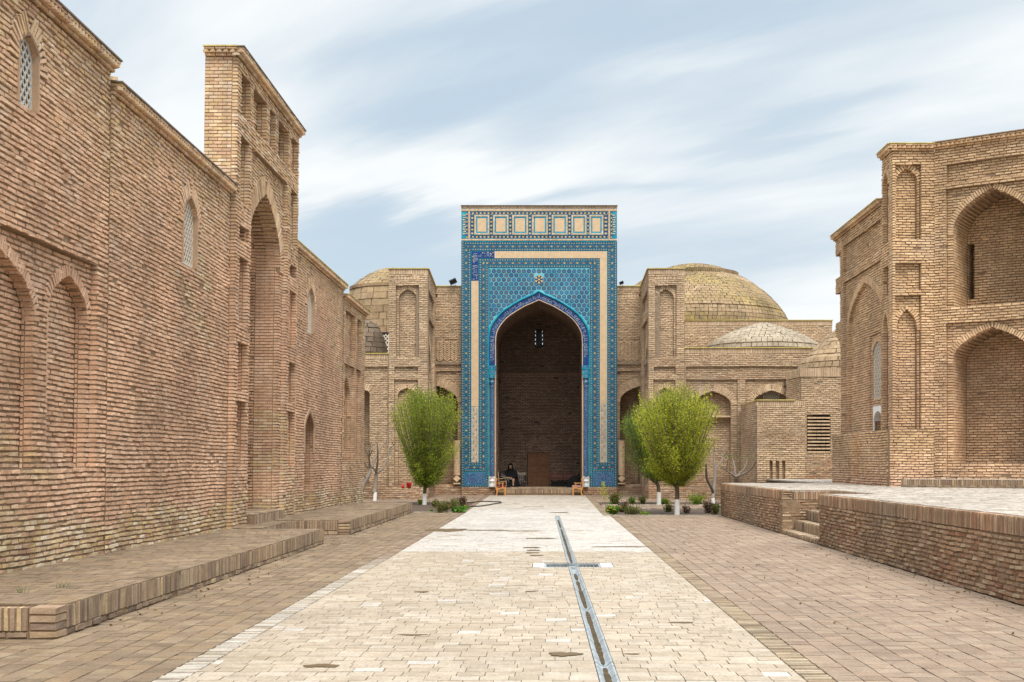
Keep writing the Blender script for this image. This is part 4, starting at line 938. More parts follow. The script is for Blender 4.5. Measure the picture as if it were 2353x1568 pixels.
MT['brick_pale'] = brick_mat('brick_pale', BR_T, BR_T, .1, fine=30)
# -- body
m = M()
top = 485
CV = acurve(0); xsL = 1060.5; xsR = 1417.5
m.box(X(xsL), X(1138.8), YP+.0, YP+1.2, Zp(1120), Zp(ASP)); m.box(X(1338.2), X(xsR), YP, YP+1.2, Zp(1120), Zp(ASP))
m.box(X(xsL), X(1139), YP, YP+1.2, Zp(ASP), Zp(top)); m.box(X(1338), X(xsR), YP, YP+1.2, Zp(ASP), Zp(top))
for (a, b_), (c, d) in zip(CV[:-1], CV[1:]):
    V = [(X(a), YP, Zp(b_)), (X(c), YP, Zp(d)), (X(c), YP, Zp(top)), (X(a), YP, Zp(top))]
    m.raw(V, [[0, 1, 2, 3]]); m.raw([V[0], V[1], (X(c), YP+.3, Zp(d)), (X(a), YP+.3, Zp(b_))], [[0, 3, 2, 1]])
m.box(X(xsL), X(xsR), YP+.9, YP+1.2, Zp(680), Zp(top))
m.box(X(xsL), X(xsR), YP+.002, YP+1.2, Zp(top), Zp(top)+.08)
m.build('wall', ['mortar_pale'], PT)
m = M()
facade(m, (X(xsL)+.0, YP-.04, 0), (1, 0), (0, -1), X(1137.5)-X(xsL), Zp(1120)-.005, (), **{**KW, 'T': .3, 'end1': .6}); m.build('plinth', ['brick_tan', 'mortar'], PT, zone=lambda f: f[:, 2]*0+1); m = M(); facade(m, (X(1339.5), YP-.04, 0), (1, 0), (0, -1), X(xsR)-X(1339.5), Zp(1120)-.005, (), **{**KW, 'T': .3, 'end0': .6})
m.build('plinth', ['brick_tan', 'mortar'], PT, zone=lambda f: f[:, 2]*0+1)
# -- turquoise ground plates (the raised turquoise lines between the bands)
def mir(L): return L+[(2*1239-b_, 2*1239-a, c, d) for a, b_, c, d in L]
m = M()
for a, b_, c, d in mir([(1060, 1123.4, 555, 1120)]): sheet(m, a, b_, c, d, .012)
sheet(m, 1123.4, 1354.6, 555, 617, .012); m.build('turquoise_ground', ['turquoise'], PT)
# nested tile bands
def ringrects(xo, xi, yt0, yt1, bot): return [(xo, xi, yt0, bot)], (xo, 2*1239-xo, yt0, yt1)
outer = [(1060.6, 1066.6, 556.6, 562.6, 1119.3), (1067.9, 1074.5, 564, 569.8, 1077.8), (1075.7, 1081.8, 571.2, 576.6, 1069.4)]
inner = [(1100.7, 1106.6, 595.2, 600.6, 1069.4), (1107.8, 1114.8, 602, 608, 1077.8), (1116.1, 1121.8, 609.6, 615.2, 1119.3)]
for i, (xo, xi, t0, t1, bt) in enumerate(outer+inner):
    m = M(); mt = 'band_wide' if i in (1, 4) else 'band_narrow'
    sheet(m, xo, xi, t0, bt, .02); sheet(m, 2*1239-xi, 2*1239-xo, t0, bt, .02); sheet(m, xi, 2*1239-xi, t0, t1, .02, uvdir='h')
    if i < 3:
        xb = inner[2-i][0]; bb = [(xi, xb, 1079.9, 1084)] if i == 0 else [(xi, xb, bt-(6.6 if i == 1 else 5.4), bt)]
        if i == 0: bb.append((xi, xb, 1115.2, 1119.3))
        for a, b_, c, d in bb: sheet(m, a, b_, c, d, .02, uvdir='h'); sheet(m, 2*1239-b_, 2*1239-a, c, d, .02, uvdir='h')
    m.build('wide_tile_band' if mt == 'band_wide' else 'narrow_tile_band', [mt], PT)
for a, b_, c, d in mir([(1068, 1115, 1086, 1113.8)]): m = M(); sheet(m, a, b_, c, d, .02); m.build('foot_panel', ['floral'], PT)
# plaster strip, brick infill below
m = M(); PS = .026
sheet(m, 1083.2, 1099.5, 646, 934, PS, uvdir='v'); sheet(m, 1378.5, 1394.8, 594, 926, PS, uvdir='v'); sheet(m, 1139, 1394.8, 577.9, 593.8, PS, uvdir='h')
m.build('plaster_strip', ['plaster'], PT)
m = M(); sheet(m, 1136.6, 1138.9, 577.9, 593.8, PS); m.build('plaster_edge', [plain('pink_plaster', (.62,.47,.42), .9, .05)], PT)
for (pa, pb, pt, pb2) in ((1083.2, 1099.5, 934, 1063), (1378.5, 1394.8, 926, 1063)):
    m = M()
    sheet(m, pa, pb, pt, pb2, .008, 1)
    z = Zp(pb2); r_ = 0
    while z < Zp(pt)-.05:
        x = X(pa)+(.0 if r_ % 2 else -.08)
        while x < X(pb):
            a, b_ = max(x, X(pa))+.004, min(x+.16, X(pb))-.004
            if b_-a > .02: m.boxes([((a+b_)/2, YP-.012, z+.03)], (1, 0, 0), (0, 0, 1), (0, -1, 0), (b_-a)/2, .026, .012)
            x += .165
        if r_ % 3 == 0: m.boxes([(X(pa)+(.10 if r_ % 6 else .23), YP-.02, z+.04)], (1, 0, 0), (0, 0, 1), (0, -1, 0), .02, .05, .012, 2, .5)
        z += .062; r_ += 1
    m.build('brick_infill', ['brick_pale', 'mortar_pale', 'turquoise'], PT)
# -- hexagon field in the spandrels
C2 = acurve(19.5); m = M()
cx_ = np.array([p[0] for p in C2]); cy_ = np.array([p[1] for p in C2])
def topy(px): return float(np.interp(px, cx_, cy_)) if cx_[0] <= px <= cx_[-1] else 760.
xs = np.linspace(1123.4, 1354.6, 90)
for a, c in zip(xs[:-1], xs[1:]):
    b_, d = min(topy(a), 800), min(topy(c), 800)
    if b_ > 617.5: m.raw([(X(a), YP-.010, Zp(b_)), (X(c), YP-.010, Zp(d)), (X(c), YP-.010, Zp(617)), (X(a), YP-.010, Zp(617))], [[0, 1, 2, 3]])
m.build('hexagon_ground', ['hex_ground'], PT)
m = M(); sx, sy, rh = 11.55, 9.85, 5.12
for j in range(0, 15):
    for i in range(-1, 22):
        cxx = 1238.5+(i-10+.5*(j % 2))*sx; cyy = 623.5+j*sy
        if math.hypot(cxx-1238.5, cyy-642.7) < 11: continue
        if cxx < 1121 or cxx > 1357: continue
        pts = []
        for q in range(6):
            a = math.radians(30+60*q); px, py = cxx+rh*math.cos(a)*1.08, cyy-rh*math.sin(a)*1.08
            px = min(max(px, 1124), 1354); py = max(py, 617.6)
            lim = min(topy(px), 775); pts.append((px, min(py, lim-.5)))
        if max(p[1] for p in pts)-min(p[1] for p in pts) < 2 or max(p[0] for p in pts)-min(p[0] for p in pts) < 2: continue
        if cyy > topy(min(max(cxx, 1124), 1354))+1: continue
        m.raw([(X(a), YP-.016, Zp(b_)) for a, b_ in pts], [list(range(6))[::1]], 0, R.random(), [((a-cxx)/rh/1.08, (b_-cyy)/rh/1.08) for a, b_ in pts])
m.build('hexagon_tiles', ['hex_tile'], PT)
def hexpoly(cx, cy, r): return [(cx+r*math.cos(math.radians(30+60*q)), cy-r*math.sin(math.radians(30+60*q))) for q in range(6)]
m = M()
for r, w, mt in ((11.6, .03, 0), (10.8, .036, 1)): m.raw([(X(a), YP-w, Zp(b_)) for a, b_ in hexpoly(1238.5, 642.7, r)], [list(range(6))], mt)
for q in range(6):
    a = math.radians(90+60*q)
    for rr_, sz, mt in ((7.4, 2.3, 2), (4.4, .6, 0)):
        px, py = 1238.5+rr_*math.cos(a), 642.7-rr_*math.sin(a); m.raw([(X(px+sz*math.cos(t)), YP-.041, Zp(py-sz*math.sin(t))) for t in np.linspace(0, 2*math.pi, 9)[:-1]], [list(range(8))], mt)
m.raw([(X(1238.5+2.2*math.cos(t)), YP-.041, Zp(642.7-2.2*math.sin(t))) for t in np.linspace(0, 2*math.pi, 9)[:-1]], [list(range(8))], 2)
m.build('star_medallion', ['white_tile', 'cobalt', 'gold_tile'], PT)
# -- arch bands: lettered band and rope moulding
def strip(m, o1, o2, w, down1, mat=0, down2=None):
    A, B = acurve(o1), acurve(o2); A = [(A[0][0], down1)]+A+[(A[-1][0], down1)]; B = [(B[0][0], down1)]+B+[(B[-1][0], down1)]
    for i in range(len(A)-1):
        V = [(X(p[0]), YP-w, Zp(p[1])) for p in (A[i], A[i+1], B[i+1], B[i])]; m.raw(V, [[0, 3, 2, 1]], mat)
m = M(); strip(m, 1.2, 14.5, .022, 841); m.build('lettered_band', ['cobalt'], PT)
m = M(); C3 = acurve(17.3); C3 = [(C3[0][0], 1095)]+C3+[(C3[-1][0], 1095)]
m.tube([(X(a), YP-.03, Zp(b_)) for a, b_ in C3], .052, 8, 0); m.build('rope_moulding', ['turquoise'], PT, smooth=True)
m = M(); C4 = acurve(.4); C4 = [(C4[0][0], 1120)]+C4+[(C4[-1][0], 1120)]
m.tube([(X(a), YP-.01, Zp(b_)) for a, b_ in C4], .022, 6, 0); m.build('arch_edge', ['brick_tan'], PT)
# -- white inscription: joined strokes of thuluth-like letters
GL = [[[(0,0),(0,1)]], [[(0,.95),(.02,.25),(.2,.12),(.42,.2)],[(.42,.2),(.44,.9)]], [[(0,.3),(.15,.1),(.4,.08),(.55,.3),(.5,.5)]], [[(0,.55),(.25,.75),(.5,.6),(.3,.45),(.05,.2),(.4,.02),(.7,.1)]],
      [[(0,.35),(.12,.5),(.25,.38),(.15,.25),(0,.35)],[(.25,.38),(.22,.1),(.0,-.02)]], [[(0,.2),(.2,.3),(.25,.2),(.42,.3),(.48,.2),(.7,.32)],[(.7,.32),(.72,.98)]], [[(.5,.9),(.1,.6),(.5,.5),(.45,.2),(0,.15)]],
      [[(0,.1),(.1,.3),(.35,.32),(.42,.15),(.2,.05),(0,.1)]], [[(0,.7),(.3,.85),(.6,.7)]], [[(.0,.98),(.05,.3),(.3,.05),(.6,.3),(.62,.98)]]]
def letter(m, pos, seed, length, H=.20, w=.052):
    """pos(s, t) -> point on the portal, s metres along, t 0..1 across"""
    rg = random.Random(seed); s = .02
    while s < length-.12:
        gsel = rg.choice(GL); sc = .17+.06*rg.random(); to = rg.choice((0, 0, .05, .12)); 
        for st in gsel:
            P = [(s+a*sc, .10+to+b_*(.80-to)) for a, b_ in st]; rib(m, pos, P, .0062)
        if rg.random() < .5: c = (s+.05, .2+.6*rg.random()); rib(m, pos, [(c[0], c[1]), (c[0]+.02, c[1]+.04)], .010)
        s += sc*(.30+.35*rg.random())
def rib(m, pos, P, hw):
    Q = []
    for a, b_ in zip(P[:-1], P[1:]): Q += [(a[0]+(b_[0]-a[0])*t, a[1]+(b_[1]-a[1])*t) for t in (0, .5)]
    Q.append(P[-1]); W = [np.array(pos(*q)) for q in Q]
    for a, b_ in zip(W[:-1], W[1:]):
        d = b_-a; l = np.linalg.norm(d)
        if l < 1e-5: continue
        m.boxes([(a+b_)/2], d/l, np.cross(d/l, (0, 1, 0)), (0, -1, 0), l/2+hw*.6, hw, .003, 0, .5)
m = M(); A, B = acurve(1.8), acurve(14); 
A = [(A[0][0], 829)]+A+[(A[-1][0], 829)]; B = [(B[0][0], 829)]+B+[(B[-1][0], 829)]
A = np.array(A); B = np.array(B); mid = (A+B)/2; sl_ = np.concatenate([[0], np.cumsum(np.hypot(*np.diff(mid, axis=0).T))])*KP
def pos1(s, t):
    a = (np.interp(s, sl_, A[:, 0]), np.interp(s, sl_, A[:, 1])); b_ = (np.interp(s, sl_, B[:, 0]), np.interp(s, sl_, B[:, 1]))
    return (X(a[0]+(b_[0]-a[0])*t), YP-.028, Zp(a[1]+(b_[1]-a[1])*t))
letter(m, pos1, 5, sl_[-1]); m.build('inscription', ['white_tile'], PT)
m = M(); sheet(m, 1083.2, 1099.5, 577.9, 646, PS); sheet(m, 1099.5, 1136.6, 577.9, 593.8, PS); m.build('lettered_corner', ['cobalt'], PT)
m = M(); letter(m, lambda s, t: (X(1084)+.3*(t)*1.02, YP-.034, Zp(645)+s), 9, (645-578)*KP); letter(m, lambda s, t: (X(1099)+s, YP-.034, Zp(593.5)+.31*t), 12, (1136-1099)*KP)
m.build('inscription', ['white_tile'], PT)
m = M()
for a, b_ in ((1088, 601), (1087, 618), (1096, 633), (1086, 590), (1109, 581), (1121, 580), (1127, 583), (1133, 581)): m.raw([(X(a+1.1*math.cos(t)), YP-.031, Zp(b_-1.1*math.sin(t))) for t in np.linspace(0, 2*math.pi, 9)[:-1]], [list(range(8))])
m.build('gold_dots', ['gold_tile'], PT)
# -- engaged columns
for s in (1, -1):
    xc = lambda p: X(p if s > 0 else 2*1238.5-p)
    cxx = xc(1130.5); c = (cxx, YP+.02, 0)
    m = M(); m.box(cxx-.125, cxx+.125, YP-.03, YP+.2, Zp(841), Zp(830)); m.build('cobalt_block', ['cobalt'], PT)
    m = M(); ct = .165
    for z0, z1, hw in ((Zp(850), Zp(841), .175), (Zp(860), Zp(850.4), .15), (Zp(869), Zp(860.4), .13)):
        m.box(cxx-hw+.02*s, cxx+hw+.02*s, YP-.03-hw*.6, YP+.2, z0, z1, 0)
        for q in (-.5, .5): m.box(cxx+q*hw-hw*.36+.02*s, cxx+q*hw+hw*.36+.02*s, YP-.036-hw*.6, YP-.03-hw*.6, z0+.04, z1-.04, 1)
    m.build('capital', ['turquoise', 'floral'], PT)
    m = M(); m.lathe(c, [(.09, Zp(894)), (.115, Zp(890)), (.10, Zp(887)), (.09, Zp(885)), (.125, Zp(882)), (.135, Zp(879.5)), (.125, Zp(877)), (.085, Zp(875)), (.085, Zp(872)), (.12, Zp(869))], 20); m.build('column_neck', ['floral'], PT, smooth=True)
    m = M(); m.lathe(c, [(.105, Zp(1095)), (.105, Zp(894))], 24); m.build('column', ['floral'], PT, smooth=True)
    m = M(); m.box(cxx-.15, cxx+.15, YP-.06, YP+.2, Zp(1120), Zp(1095.5)); m.build('column_base', ['marble_white'], PT)
    m = M(); m.lathe((cxx, YP-.05, 0), [(.125, Zp(1119)), (.125, Zp(1113)), (.09, Zp(1109)), (.125, Zp(1107)), (.13, Zp(1105)), (.11, Zp(1103.5)), (.08, Zp(1102)), (.12, Zp(1097.5))], 20); m.build('column_foot', ['marble_white'], PT, smooth=True)
# -- parapet with seven plaster panels
m = M(); t0, t1 = 472.6, 555
m.box(X(1060.2), X(1417.8), YP-.012, YP+1.2, Zp(555), Zp(478.5)); m.build('parapet', ['mortar_pale'], PT)
m = M()
def so(px0, px1, py0, py1, vert=False, w=.03):
    if not vert: n = int((px1-px0)/2.6); cs = [(X(px0+(i+.5)*(px1-px0)/n), YP-w/2-.012, (Zp(py0)+Zp(py1))/2) for i in range(n)]; m.boxes(cs, (1, 0, 0), (0, 0, 1), (0, -1, 0), (px1-px0)*KP/n/2-.004, abs(py1-py0)*KP/2, w/2)
    else: n = int((py1-py0)/2.6); cs = [((X(px0)+X(px1))/2, YP-w/2-.012, Zp(py0+(i+.5)*(py1-py0)/n)) for i in range(n)]; m.boxes(cs, (1, 0, 0), (0, 0, 1), (0, -1, 0), (px1-px0)*KP/2, (py1-py0)*KP/n/2-.004, w/2)
for q in ((1060.5, 1417.5, 480, 485.6), (1060.5, 1417.5, 549.8, 553.2), (1076.5, 1080, 486, 549.5, True), (1398, 1401.5, 486, 549.5, True)): m = M(); so(*q); m.build('brick_course', ['brick_pale'], PT)
cent = [1107.3, 1150.7, 1195.2, 1240.6, 1286, 1330.4, 1370.2]
hwid = [17, 17.6, 18, 18, 18, 17.2, 15.8]
for c, h in zip(cent, hwid):
    m = M(); so(c-h, c+h, 494.6, 498.3, w=.045); so(c-h, c+h, 536.4, 540, w=.045); so(c-h, c-h+3.7, 498.3, 536.4, True, .045); so(c+h-3.7, c+h, 498.3, 536.4, True, .045); m.build('brick_surround', ['brick_pale'], PT)
for side in (1063.5, 1407):
    m = M()
    for zz in range(9): so(side+(1.2 if zz % 2 else 0), side+6+(1.2 if zz % 2 else 0), 494+zz*5.3, 496.6+zz*5.3, w=.04)
    m.build('brick_zigzag', ['brick_pale'], PT)
m = M()
for a, b_, c, d in ((1061, 1076, 486.6, 549), (1080.5, 1397.5, 486.6, 549), (1402, 1417, 486.6, 549), (1060.5, 1417.5, 553.4, 556), (1060.5, 1417.5, 478.8, 479.9)): sheet(m, a, b_, c, d, .018)
m.build('parapet_turquoise', ['turquoise'], PT)
m = M()
for a, b_, c, d in ((1081.5, 1396.5, 487.8, 493), (1081.5, 1396.5, 542.2, 547.6)): sheet(m, a, b_, c, d, .024, uvdir='h')
gaps = [1081.5]+[(a+h+1+b_-h2-1)/2 for a, h, b_, h2 in zip(cent[:-1], hwid[:-1], cent[1:], hwid[1:])]+[1396.5]
for i in range(8):
    a = 1081.5 if i == 0 else cent[i-1]+hwid[i-1]+1.3; b_ = 1396.5 if i == 7 else cent[i]-hwid[i]-1.3
    sheet(m, a, b_, 493, 542.2, .024, uvdir='v')
sheet(m, 1071, 1075, 488, 548, .024, uvdir='v'); sheet(m, 1403, 1407, 488, 548, .024, uvdir='v')
m.build('parapet_tile_band', ['band_top'], PT)
for c, h in zip(cent, hwid):
    m = M(); a, b_ = c-h+3.9, c+h-3.9; sheet(m, a, b_, 498.5, 536.2, .03, th=.03); m.build('panel_frame', ['turquoise'], PT)
    m = M(); sheet(m, a+3, b_-3, 502, 533, .034, th=.004); m.build('plaster_panel', ['plaster'], PT)
m = M(); soldiers(m, (X(1059.6), YP-.05, 0), (1, 0), (0, -1), X(1418.4)-X(1059.6), Zp(478.6), .09, pitch=.07, depth=.2); m.box(X(1059), X(1419), YP-.10, YP+1.2, Zp(473.8), Zp(472.6), 2)
m.build('coping', ['brick_tan', 'mortar_pale', 'rim_dark'], PT)
# -- iwan: side walls, vault, back wall, floor
YK = 63.4; xl, xr = X(1139), X(1338); KS = dict(p=.075, b=.24, T=.3)
m = M(); zs = Zp(ASP)
facade(m, (xl, YP+.62, 0), (0, 1), (1, 0), YK-YP-.62, zs, (), **KS); facade(m, (xr, YP+.62, 0), (0, 1), (-1, 0), YK-YP-.62, zs, (), **KS)
for kx in range(24): ring(m, (0, YP+.3+kx*.23, 0), (1, 0), (0, -1), xl, xr, zs, Zp(AAP), .12, 0, -.22, .075)
m.build('vault', ['brick_dark', 'mortar_dark'], PT)
m = M(); B = lambda pa, pb, pt, pb2, d, ar=None: S(YK, xl-.3, pa, pb, pt, pb2, d, ar)
sh = [B(1150, 1175, 770, 838, .06), B(1180, 1202, 790, 838, .06), B(1211, 1266, 740, 838, .06), B(1285, 1308, 790, 838, .06), B(1206, 1266, 994.5, 1039, .08), B(1211.5, 1262.5, 1039, 1118, .3)]
lw = B(1230, 1247, 757, 798, None, 762)
facade(m, (xl-.3, YK, 0), (1, 0), (0, -1), xr-xl+.6, 11.8, sh+[lw], **KS)
d3 = B(1209, 1263, 1001, 1036, 0, 1034); ring(m, (xl-.3, YK+.08, 0), (1, 0), (0, -1), d3[1]+.2, d3[2]-.2, d3[4]+.0, d3[5]-.25, .25, .02, -.08)
m.box(xl-.2, xr+.2, YK-.06, YK+.02, Zp(0)*0+at(0, 862, YK)[2], at(0, 858, YK)[2], 0); m.build('back_wall', ['brick_dark', 'mortar_dark'], PT, zone=lambda f: np.clip((6.2-f[:, 2])/.1, 0, 1))  # darker brick in the upper part, lighter tone lower down
m = M(); a, b_ = at(1231, 797, YK), at(1246, 758, YK); w_ = b_[0]-a[0]; h_ = b_[2]-a[2]
N_ = 5
for j in range(8):
    for i in range(3 if j % 2 == 0 else 2):
        cx2 = a[0]+w_*(.2+.3*i+(.15 if j % 2 else 0)); cz2 = a[2]+h_*(.06+.125*j)
for j in range(9): m.box(a[0], b_[0], YK+.05, YK+.08, a[2]+h_*j/8.2-.05, a[2]+h_*j/8.2+.05)
for j in range(8):
    for i in range(4 if j % 2 == 0 else 3):
        xx = a[0]+w_*((i)/3 if j % 2 == 0 else (i+.5)/3); m.box(xx-.045, xx+.045, YK+.051, YK+.079, a[2]+h_*j/8.2, a[2]+h_*(j+1)/8.2)
m.box(a[0], b_[0], YK+.04, YK+.05, b_[2]-.12, b_[2]+.02); m.build('pierced_window', ['screen_dark'], PT)
# door: two leaves with panels
DW = MT['door_wood'] = plain('door_wood', (.21,.10,.05), .6, .3, 9, bump=.2)
m = M(); a, b_ = at(1213, 1118, YK), at(1262, 1040, YK); m.box(a[0], b_[0], YK+.16, YK+.2, a[2], b_[2]); 
for q in (a[0]+.035, (a[0]+b_[0])/2, b_[0]-.035): m.box(q-.035, q+.035, YK+.12, YK+.16, a[2], b_[2])
for z in np.linspace(a[2]+.04, b_[2]-.04, 4): m.box(a[0]+.07, b_[0]-.07, YK+.125, YK+.158, z-.04, z+.04)
for q in range(2):
    for z0, z1 in ((.08, .52), (.66, 1.05), (1.2, 1.62)): xx = a[0]+.1+q*(b_[0]-a[0])/2; m.box(xx+.04, xx+(b_[0]-a[0])/2-.22, YK+.145, YK+.16, a[2]+z0+.04, a[2]+z1)
dd = m.build('door', ['door_wood'], PT)
m = M(); m.tube([((a[0]+b_[0])/2+.06, YK+.10, a[2]+.85), ((a[0]+b_[0])/2+.06, YK+.08, a[2]+.92), ((a[0]+b_[0])/2+.06, YK+.10, a[2]+.99)], .012); m.build('handle', ['screen_dark'], dd)
m = M(); fz = .444
m.box(xl, xr, YP-.03, YK, 0, fz-.03, 1); soldiers(m, (xl+.02, YP-.05, 0), (1, 0), (0, -1), xr-xl-.04, fz-.24, .22, pitch=.062); pavers(m, xl, xr, YP-.05, YK, fz+.004, .24, .2)
m.build('threshold', ['brick_plat', 'mortar'], PT)
m = M(); m.box(X(xsL), X(xsR), YP+1.2, YK+.5, 11.9, 12.1); m.build('roof', ['clay_roof'], PT)
# engaged brick columns either side of the portal
for s in (1, -1):
    cxx = (X(1049.5) if s > 0 else X(2*1239-1049.5)); m = M(); z = Zp(1091)
    for i in range(28):
        kk = 10; a = np.linspace(math.pi, 2*math.pi, kk)
        m.boxes([(cxx+.13*math.cos(t), YP+.16+.13*math.sin(t), z+i*.058) for t in a], [(-math.sin(t), math.cos(t), 0) for t in a], (0, 0, 1), [(math.cos(t), math.sin(t), 0) for t in a], .025, .025, .03)
    m.boxes([(cxx, YP+.1, Zp(1100))], (.707, 0, .707), (-.707, 0, .707), (0, -1, 0), .12, .12, .08); m.box(cxx-.16, cxx+.16, YP+.06, YP+.25, Zp(1113), Zp(1110)); m.box(cxx-.15, cxx+.15, YP+.06, YP+.25, z-.03, z)
    m.build('brick_column', ['brick_tan'], WLt if s > 0 else WRt)
# ================================================================= TREES AND PLANTS
MT['bark'] = plain('bark', (.12,.095,.07), .95, .35, 30, bump=.8)
MT['bark_grey'] = plain('bark_grey', (.19,.155,.125), .95, .3, 26, bump=.8)
def leaf_mat(name, stops):
    m, nt, b = new_mat(name); g = G(nt); c = g.ramp(g.attr('rnd'), stops)
    nt.links.new(c, b.inputs['Base Color']); b.inputs['Roughness'].default_value = .6; b.inputs['Specular IOR Level'].default_value = .25
    tr = g.n('ShaderNodeBsdfTranslucent'); nt.links.new(c, tr.inputs[0]); mx = g.n('ShaderNodeMixShader'); mx.inputs[0].default_value = .5
    nt.links.new(b.outputs[0], mx.inputs[1]); nt.links.new(tr.outputs[0], mx.inputs[2])
    nt.links.new(mx.outputs[0], [n for n in nt.nodes if n.type == 'OUTPUT_MATERIAL'][0].inputs[0]); return m
MT['leaf_fresh'] = leaf_mat('leaf_fresh', [(0, (0.161,0.208,0.016)), (.4, (0.363,0.403,0.029)), (.75, (0.564,0.564,0.054)), (1, (0.750,0.645,0.067))])
MT['leaf_deep'] = leaf_mat('leaf_deep', [(0, (0.066,0.146,0.016)), (.5, (0.159,0.265,0.024)), (.85, (0.317,0.370,0.033)), (1, (0.503,0.450,0.039))])
MT['leaf_mid'] = leaf_mat('leaf_mid', [(0, (0.106,0.180,0.018)), (.45, (0.270,0.353,0.026)), (.8, (0.496,0.496,0.044)), (1, (0.720,0.570,0.060))])
MT['leaf_rose'] = leaf_mat('leaf_rose', [(0, (.06,.11,.018)), (.4, (.12,.19,.025)), (.65, (.22,.20,.04)), (.85, (.17,.07,.05)), (1, (.13,.05,.045))])
MT['leaf_red'] = leaf_mat('leaf_red', [(0, (.07,.035,.03)), (.5, (.13,.055,.045)), (1, (.15,.14,.04))])
MT['leaf_bright'] = leaf_mat('leaf_bright', [(0, (.05,.15,.02)), (1, (.16,.30,.04))])
def leaves(m, C, size, mat=0, rnd=None, up=.4):
    n = len(C); C = np.asarray(C); A = R.normal(0, 1, (n, 3)); A[:, 2] += up*1.5; A /= np.linalg.norm(A, axis=1)[:, None]
    B = np.cross(A, R.normal(0, 1, (n, 3))); B /= np.linalg.norm(B, axis=1)[:, None]
    s = size*(.6+.8*R.random(n))[:, None]
    V = np.stack([C-A*s*.55, C+B*s*.30, C+A*s*.55, C-B*s*.30], axis=1).reshape(-1, 3)
    m.raw(V, np.arange(n*4).reshape(-1, 4), mat, R.random(n) if rnd is None else rnd)
def broom_tree(label, X0, Y0, H, Wd, z_fork, z_bot, wide_at, white_h, mat, seed, nshoot=150, nleaf=230, group=None, lean=0.0, lsize=.042):
    """vase-shaped tree: many upright shoots fanning out of a short trunk, small leaves all along them"""
    rs = np.random.default_rng(seed); g0 = ground_z(Y0)-.02
    t = thing('leafy_tree', label, 'tree', (X0, Y0, g0), group); m = M()
    rt = .075
    m.tube([(X0, Y0, g0+white_h-.01), (X0+.01+lean*.3, Y0, g0+z_fork*.75), (X0+lean, Y0, g0+z_fork)], [rt, rt*.9, rt*1.05], 10)
    C = []; RN = []
    zt = g0+H
    for k in range(nshoot):
        a = rs.random()*2*math.pi; q = math.sqrt(rs.random()); rr = Wd/2*q
        # target point on the crown surface: widest at wide_at, rounded top
        th = rs.random()
        ztip = g0+wide_at+(H-wide_at)*(1-.38*q**3)*(.74+.32*rs.random()) if rs.random() < .72 else g0+z_bot+(wide_at-z_bot)*rs.random()**.7+.3
        lowf = min(1, max(.25, (ztip-g0-z_bot*.6)/(wide_at-z_bot*.6)))
        rr *= (lowf**.75 if ztip < g0+wide_at else 1)*(.86+.22*rs.random())*(1+.07*math.sin(3*a+seed))
        tip = np.array([X0+lean+math.cos(a)*rr, Y0+math.sin(a)*rr, ztip]); st = np.array([X0+lean+math.cos(a)*.03, Y0+math.sin(a)*.03, g0+z_fork*(.88+.12*rs.random())])
        mid = st+(tip-st)*np.array([.62, .62, .42]); P = []
        for s in np.linspace(0, 1, 7): P.append((1-s)**2*st+2*s*(1-s)*mid+s*s*tip+rs.normal(0, .012, 3))
        big = k < 22
        m.tube([tuple(p) for p in P], [(.032 if big else .012)*(1-.8*s)+.003 for s in np.linspace(0, 1, 7)], 4, 0, .5, False)
        P = np.array(P); s = rs.random(nleaf)**.75; s = s*.86+.14
        idx = s*6; i0 = np.minimum(idx.astype(int), 5); f = (idx-i0)[:, None]; base = P[i0]*(1-f)+P[i0+1]*f
        sp = .032+.075*(1-np.abs(s-.6))
        pos = base+rs.normal(0, 1, (nleaf, 3))*sp[:, None]*np.array([1, 1, .8])
        keep = pos[:, 2] > g0+z_bot; pos = pos[keep]; C.append(pos)
        out = np.hypot(pos[:, 0]-X0, pos[:, 1]-Y0)/(Wd/2)
        RN.append(np.clip(rs.normal(.40+.10*math.sin(k*1.7), .2, len(pos))+.22*(out-.6), 0, 1))
    for k in range(80):     # wispy leaders above the crown
        a = rs.random()*2*math.pi; q = rs.random()*.8*Wd/2; b_ = np.array([X0+lean+math.cos(a)*q, Y0+math.sin(a)*q, g0+H*(.80+.05*rs.random())]); l = .25+.55*rs.random()
        tp = b_+np.array([math.cos(a)*.1, math.sin(a)*.1, l]); m.tube([tuple(b_), tuple(tp)], [.006, .0025], 3, 0, .5, False)
        n_ = int(50*l); C.append(b_+(tp-b_)*(rs.random(n_)[:, None]**1.3)+rs.normal(0, .022, (n_, 3))); RN.append(np.clip(rs.normal(.6, .2, n_), 0, 1))
    m.build('trunk', ['bark'], t)
    m = M(); m.tube([(X0-.005, Y0, g0-.1), (X0, Y0, g0+.05), (X0, Y0, g0+white_h)], [rt*1.25, rt*1.1, rt*1.02], 12); m.build('whitewash', ['whitewash'], t)
    m = M(); leaves(m, np.vstack(C), lsize, 0, np.concatenate(RN), .3); m.build('crown', [mat], t)
    return t
broom_tree('green vase-shaped tree with whitewashed trunk in the flower bed left of the portal', at(975.3, 0, 46.8)[0], 46.8, 4.4, 2.8, .75, .55, 2.3, .44, 'leaf_mid', 21, 240, 250, 'leafy trees in front of the portal', .03)
broom_tree('yellow-green vase-shaped tree, front one of the pair right of the portal', at(1556, 0, 39)[0], 39.0, 4.05, 2.8, 1.0, .85, 2.2, .50, 'leaf_fresh', 22, 260, 250, 'leafy trees in front of the portal', -.02)
broom_tree('darker green tree behind and left of the yellow-green one right of the portal', at(1514, 0, 46.7)[0], 46.7, 3.8, 2.6, .95, .75, 2.1, .50, 'leaf_deep', 23, 190, 200, 'leafy trees in front of the portal', -.12)
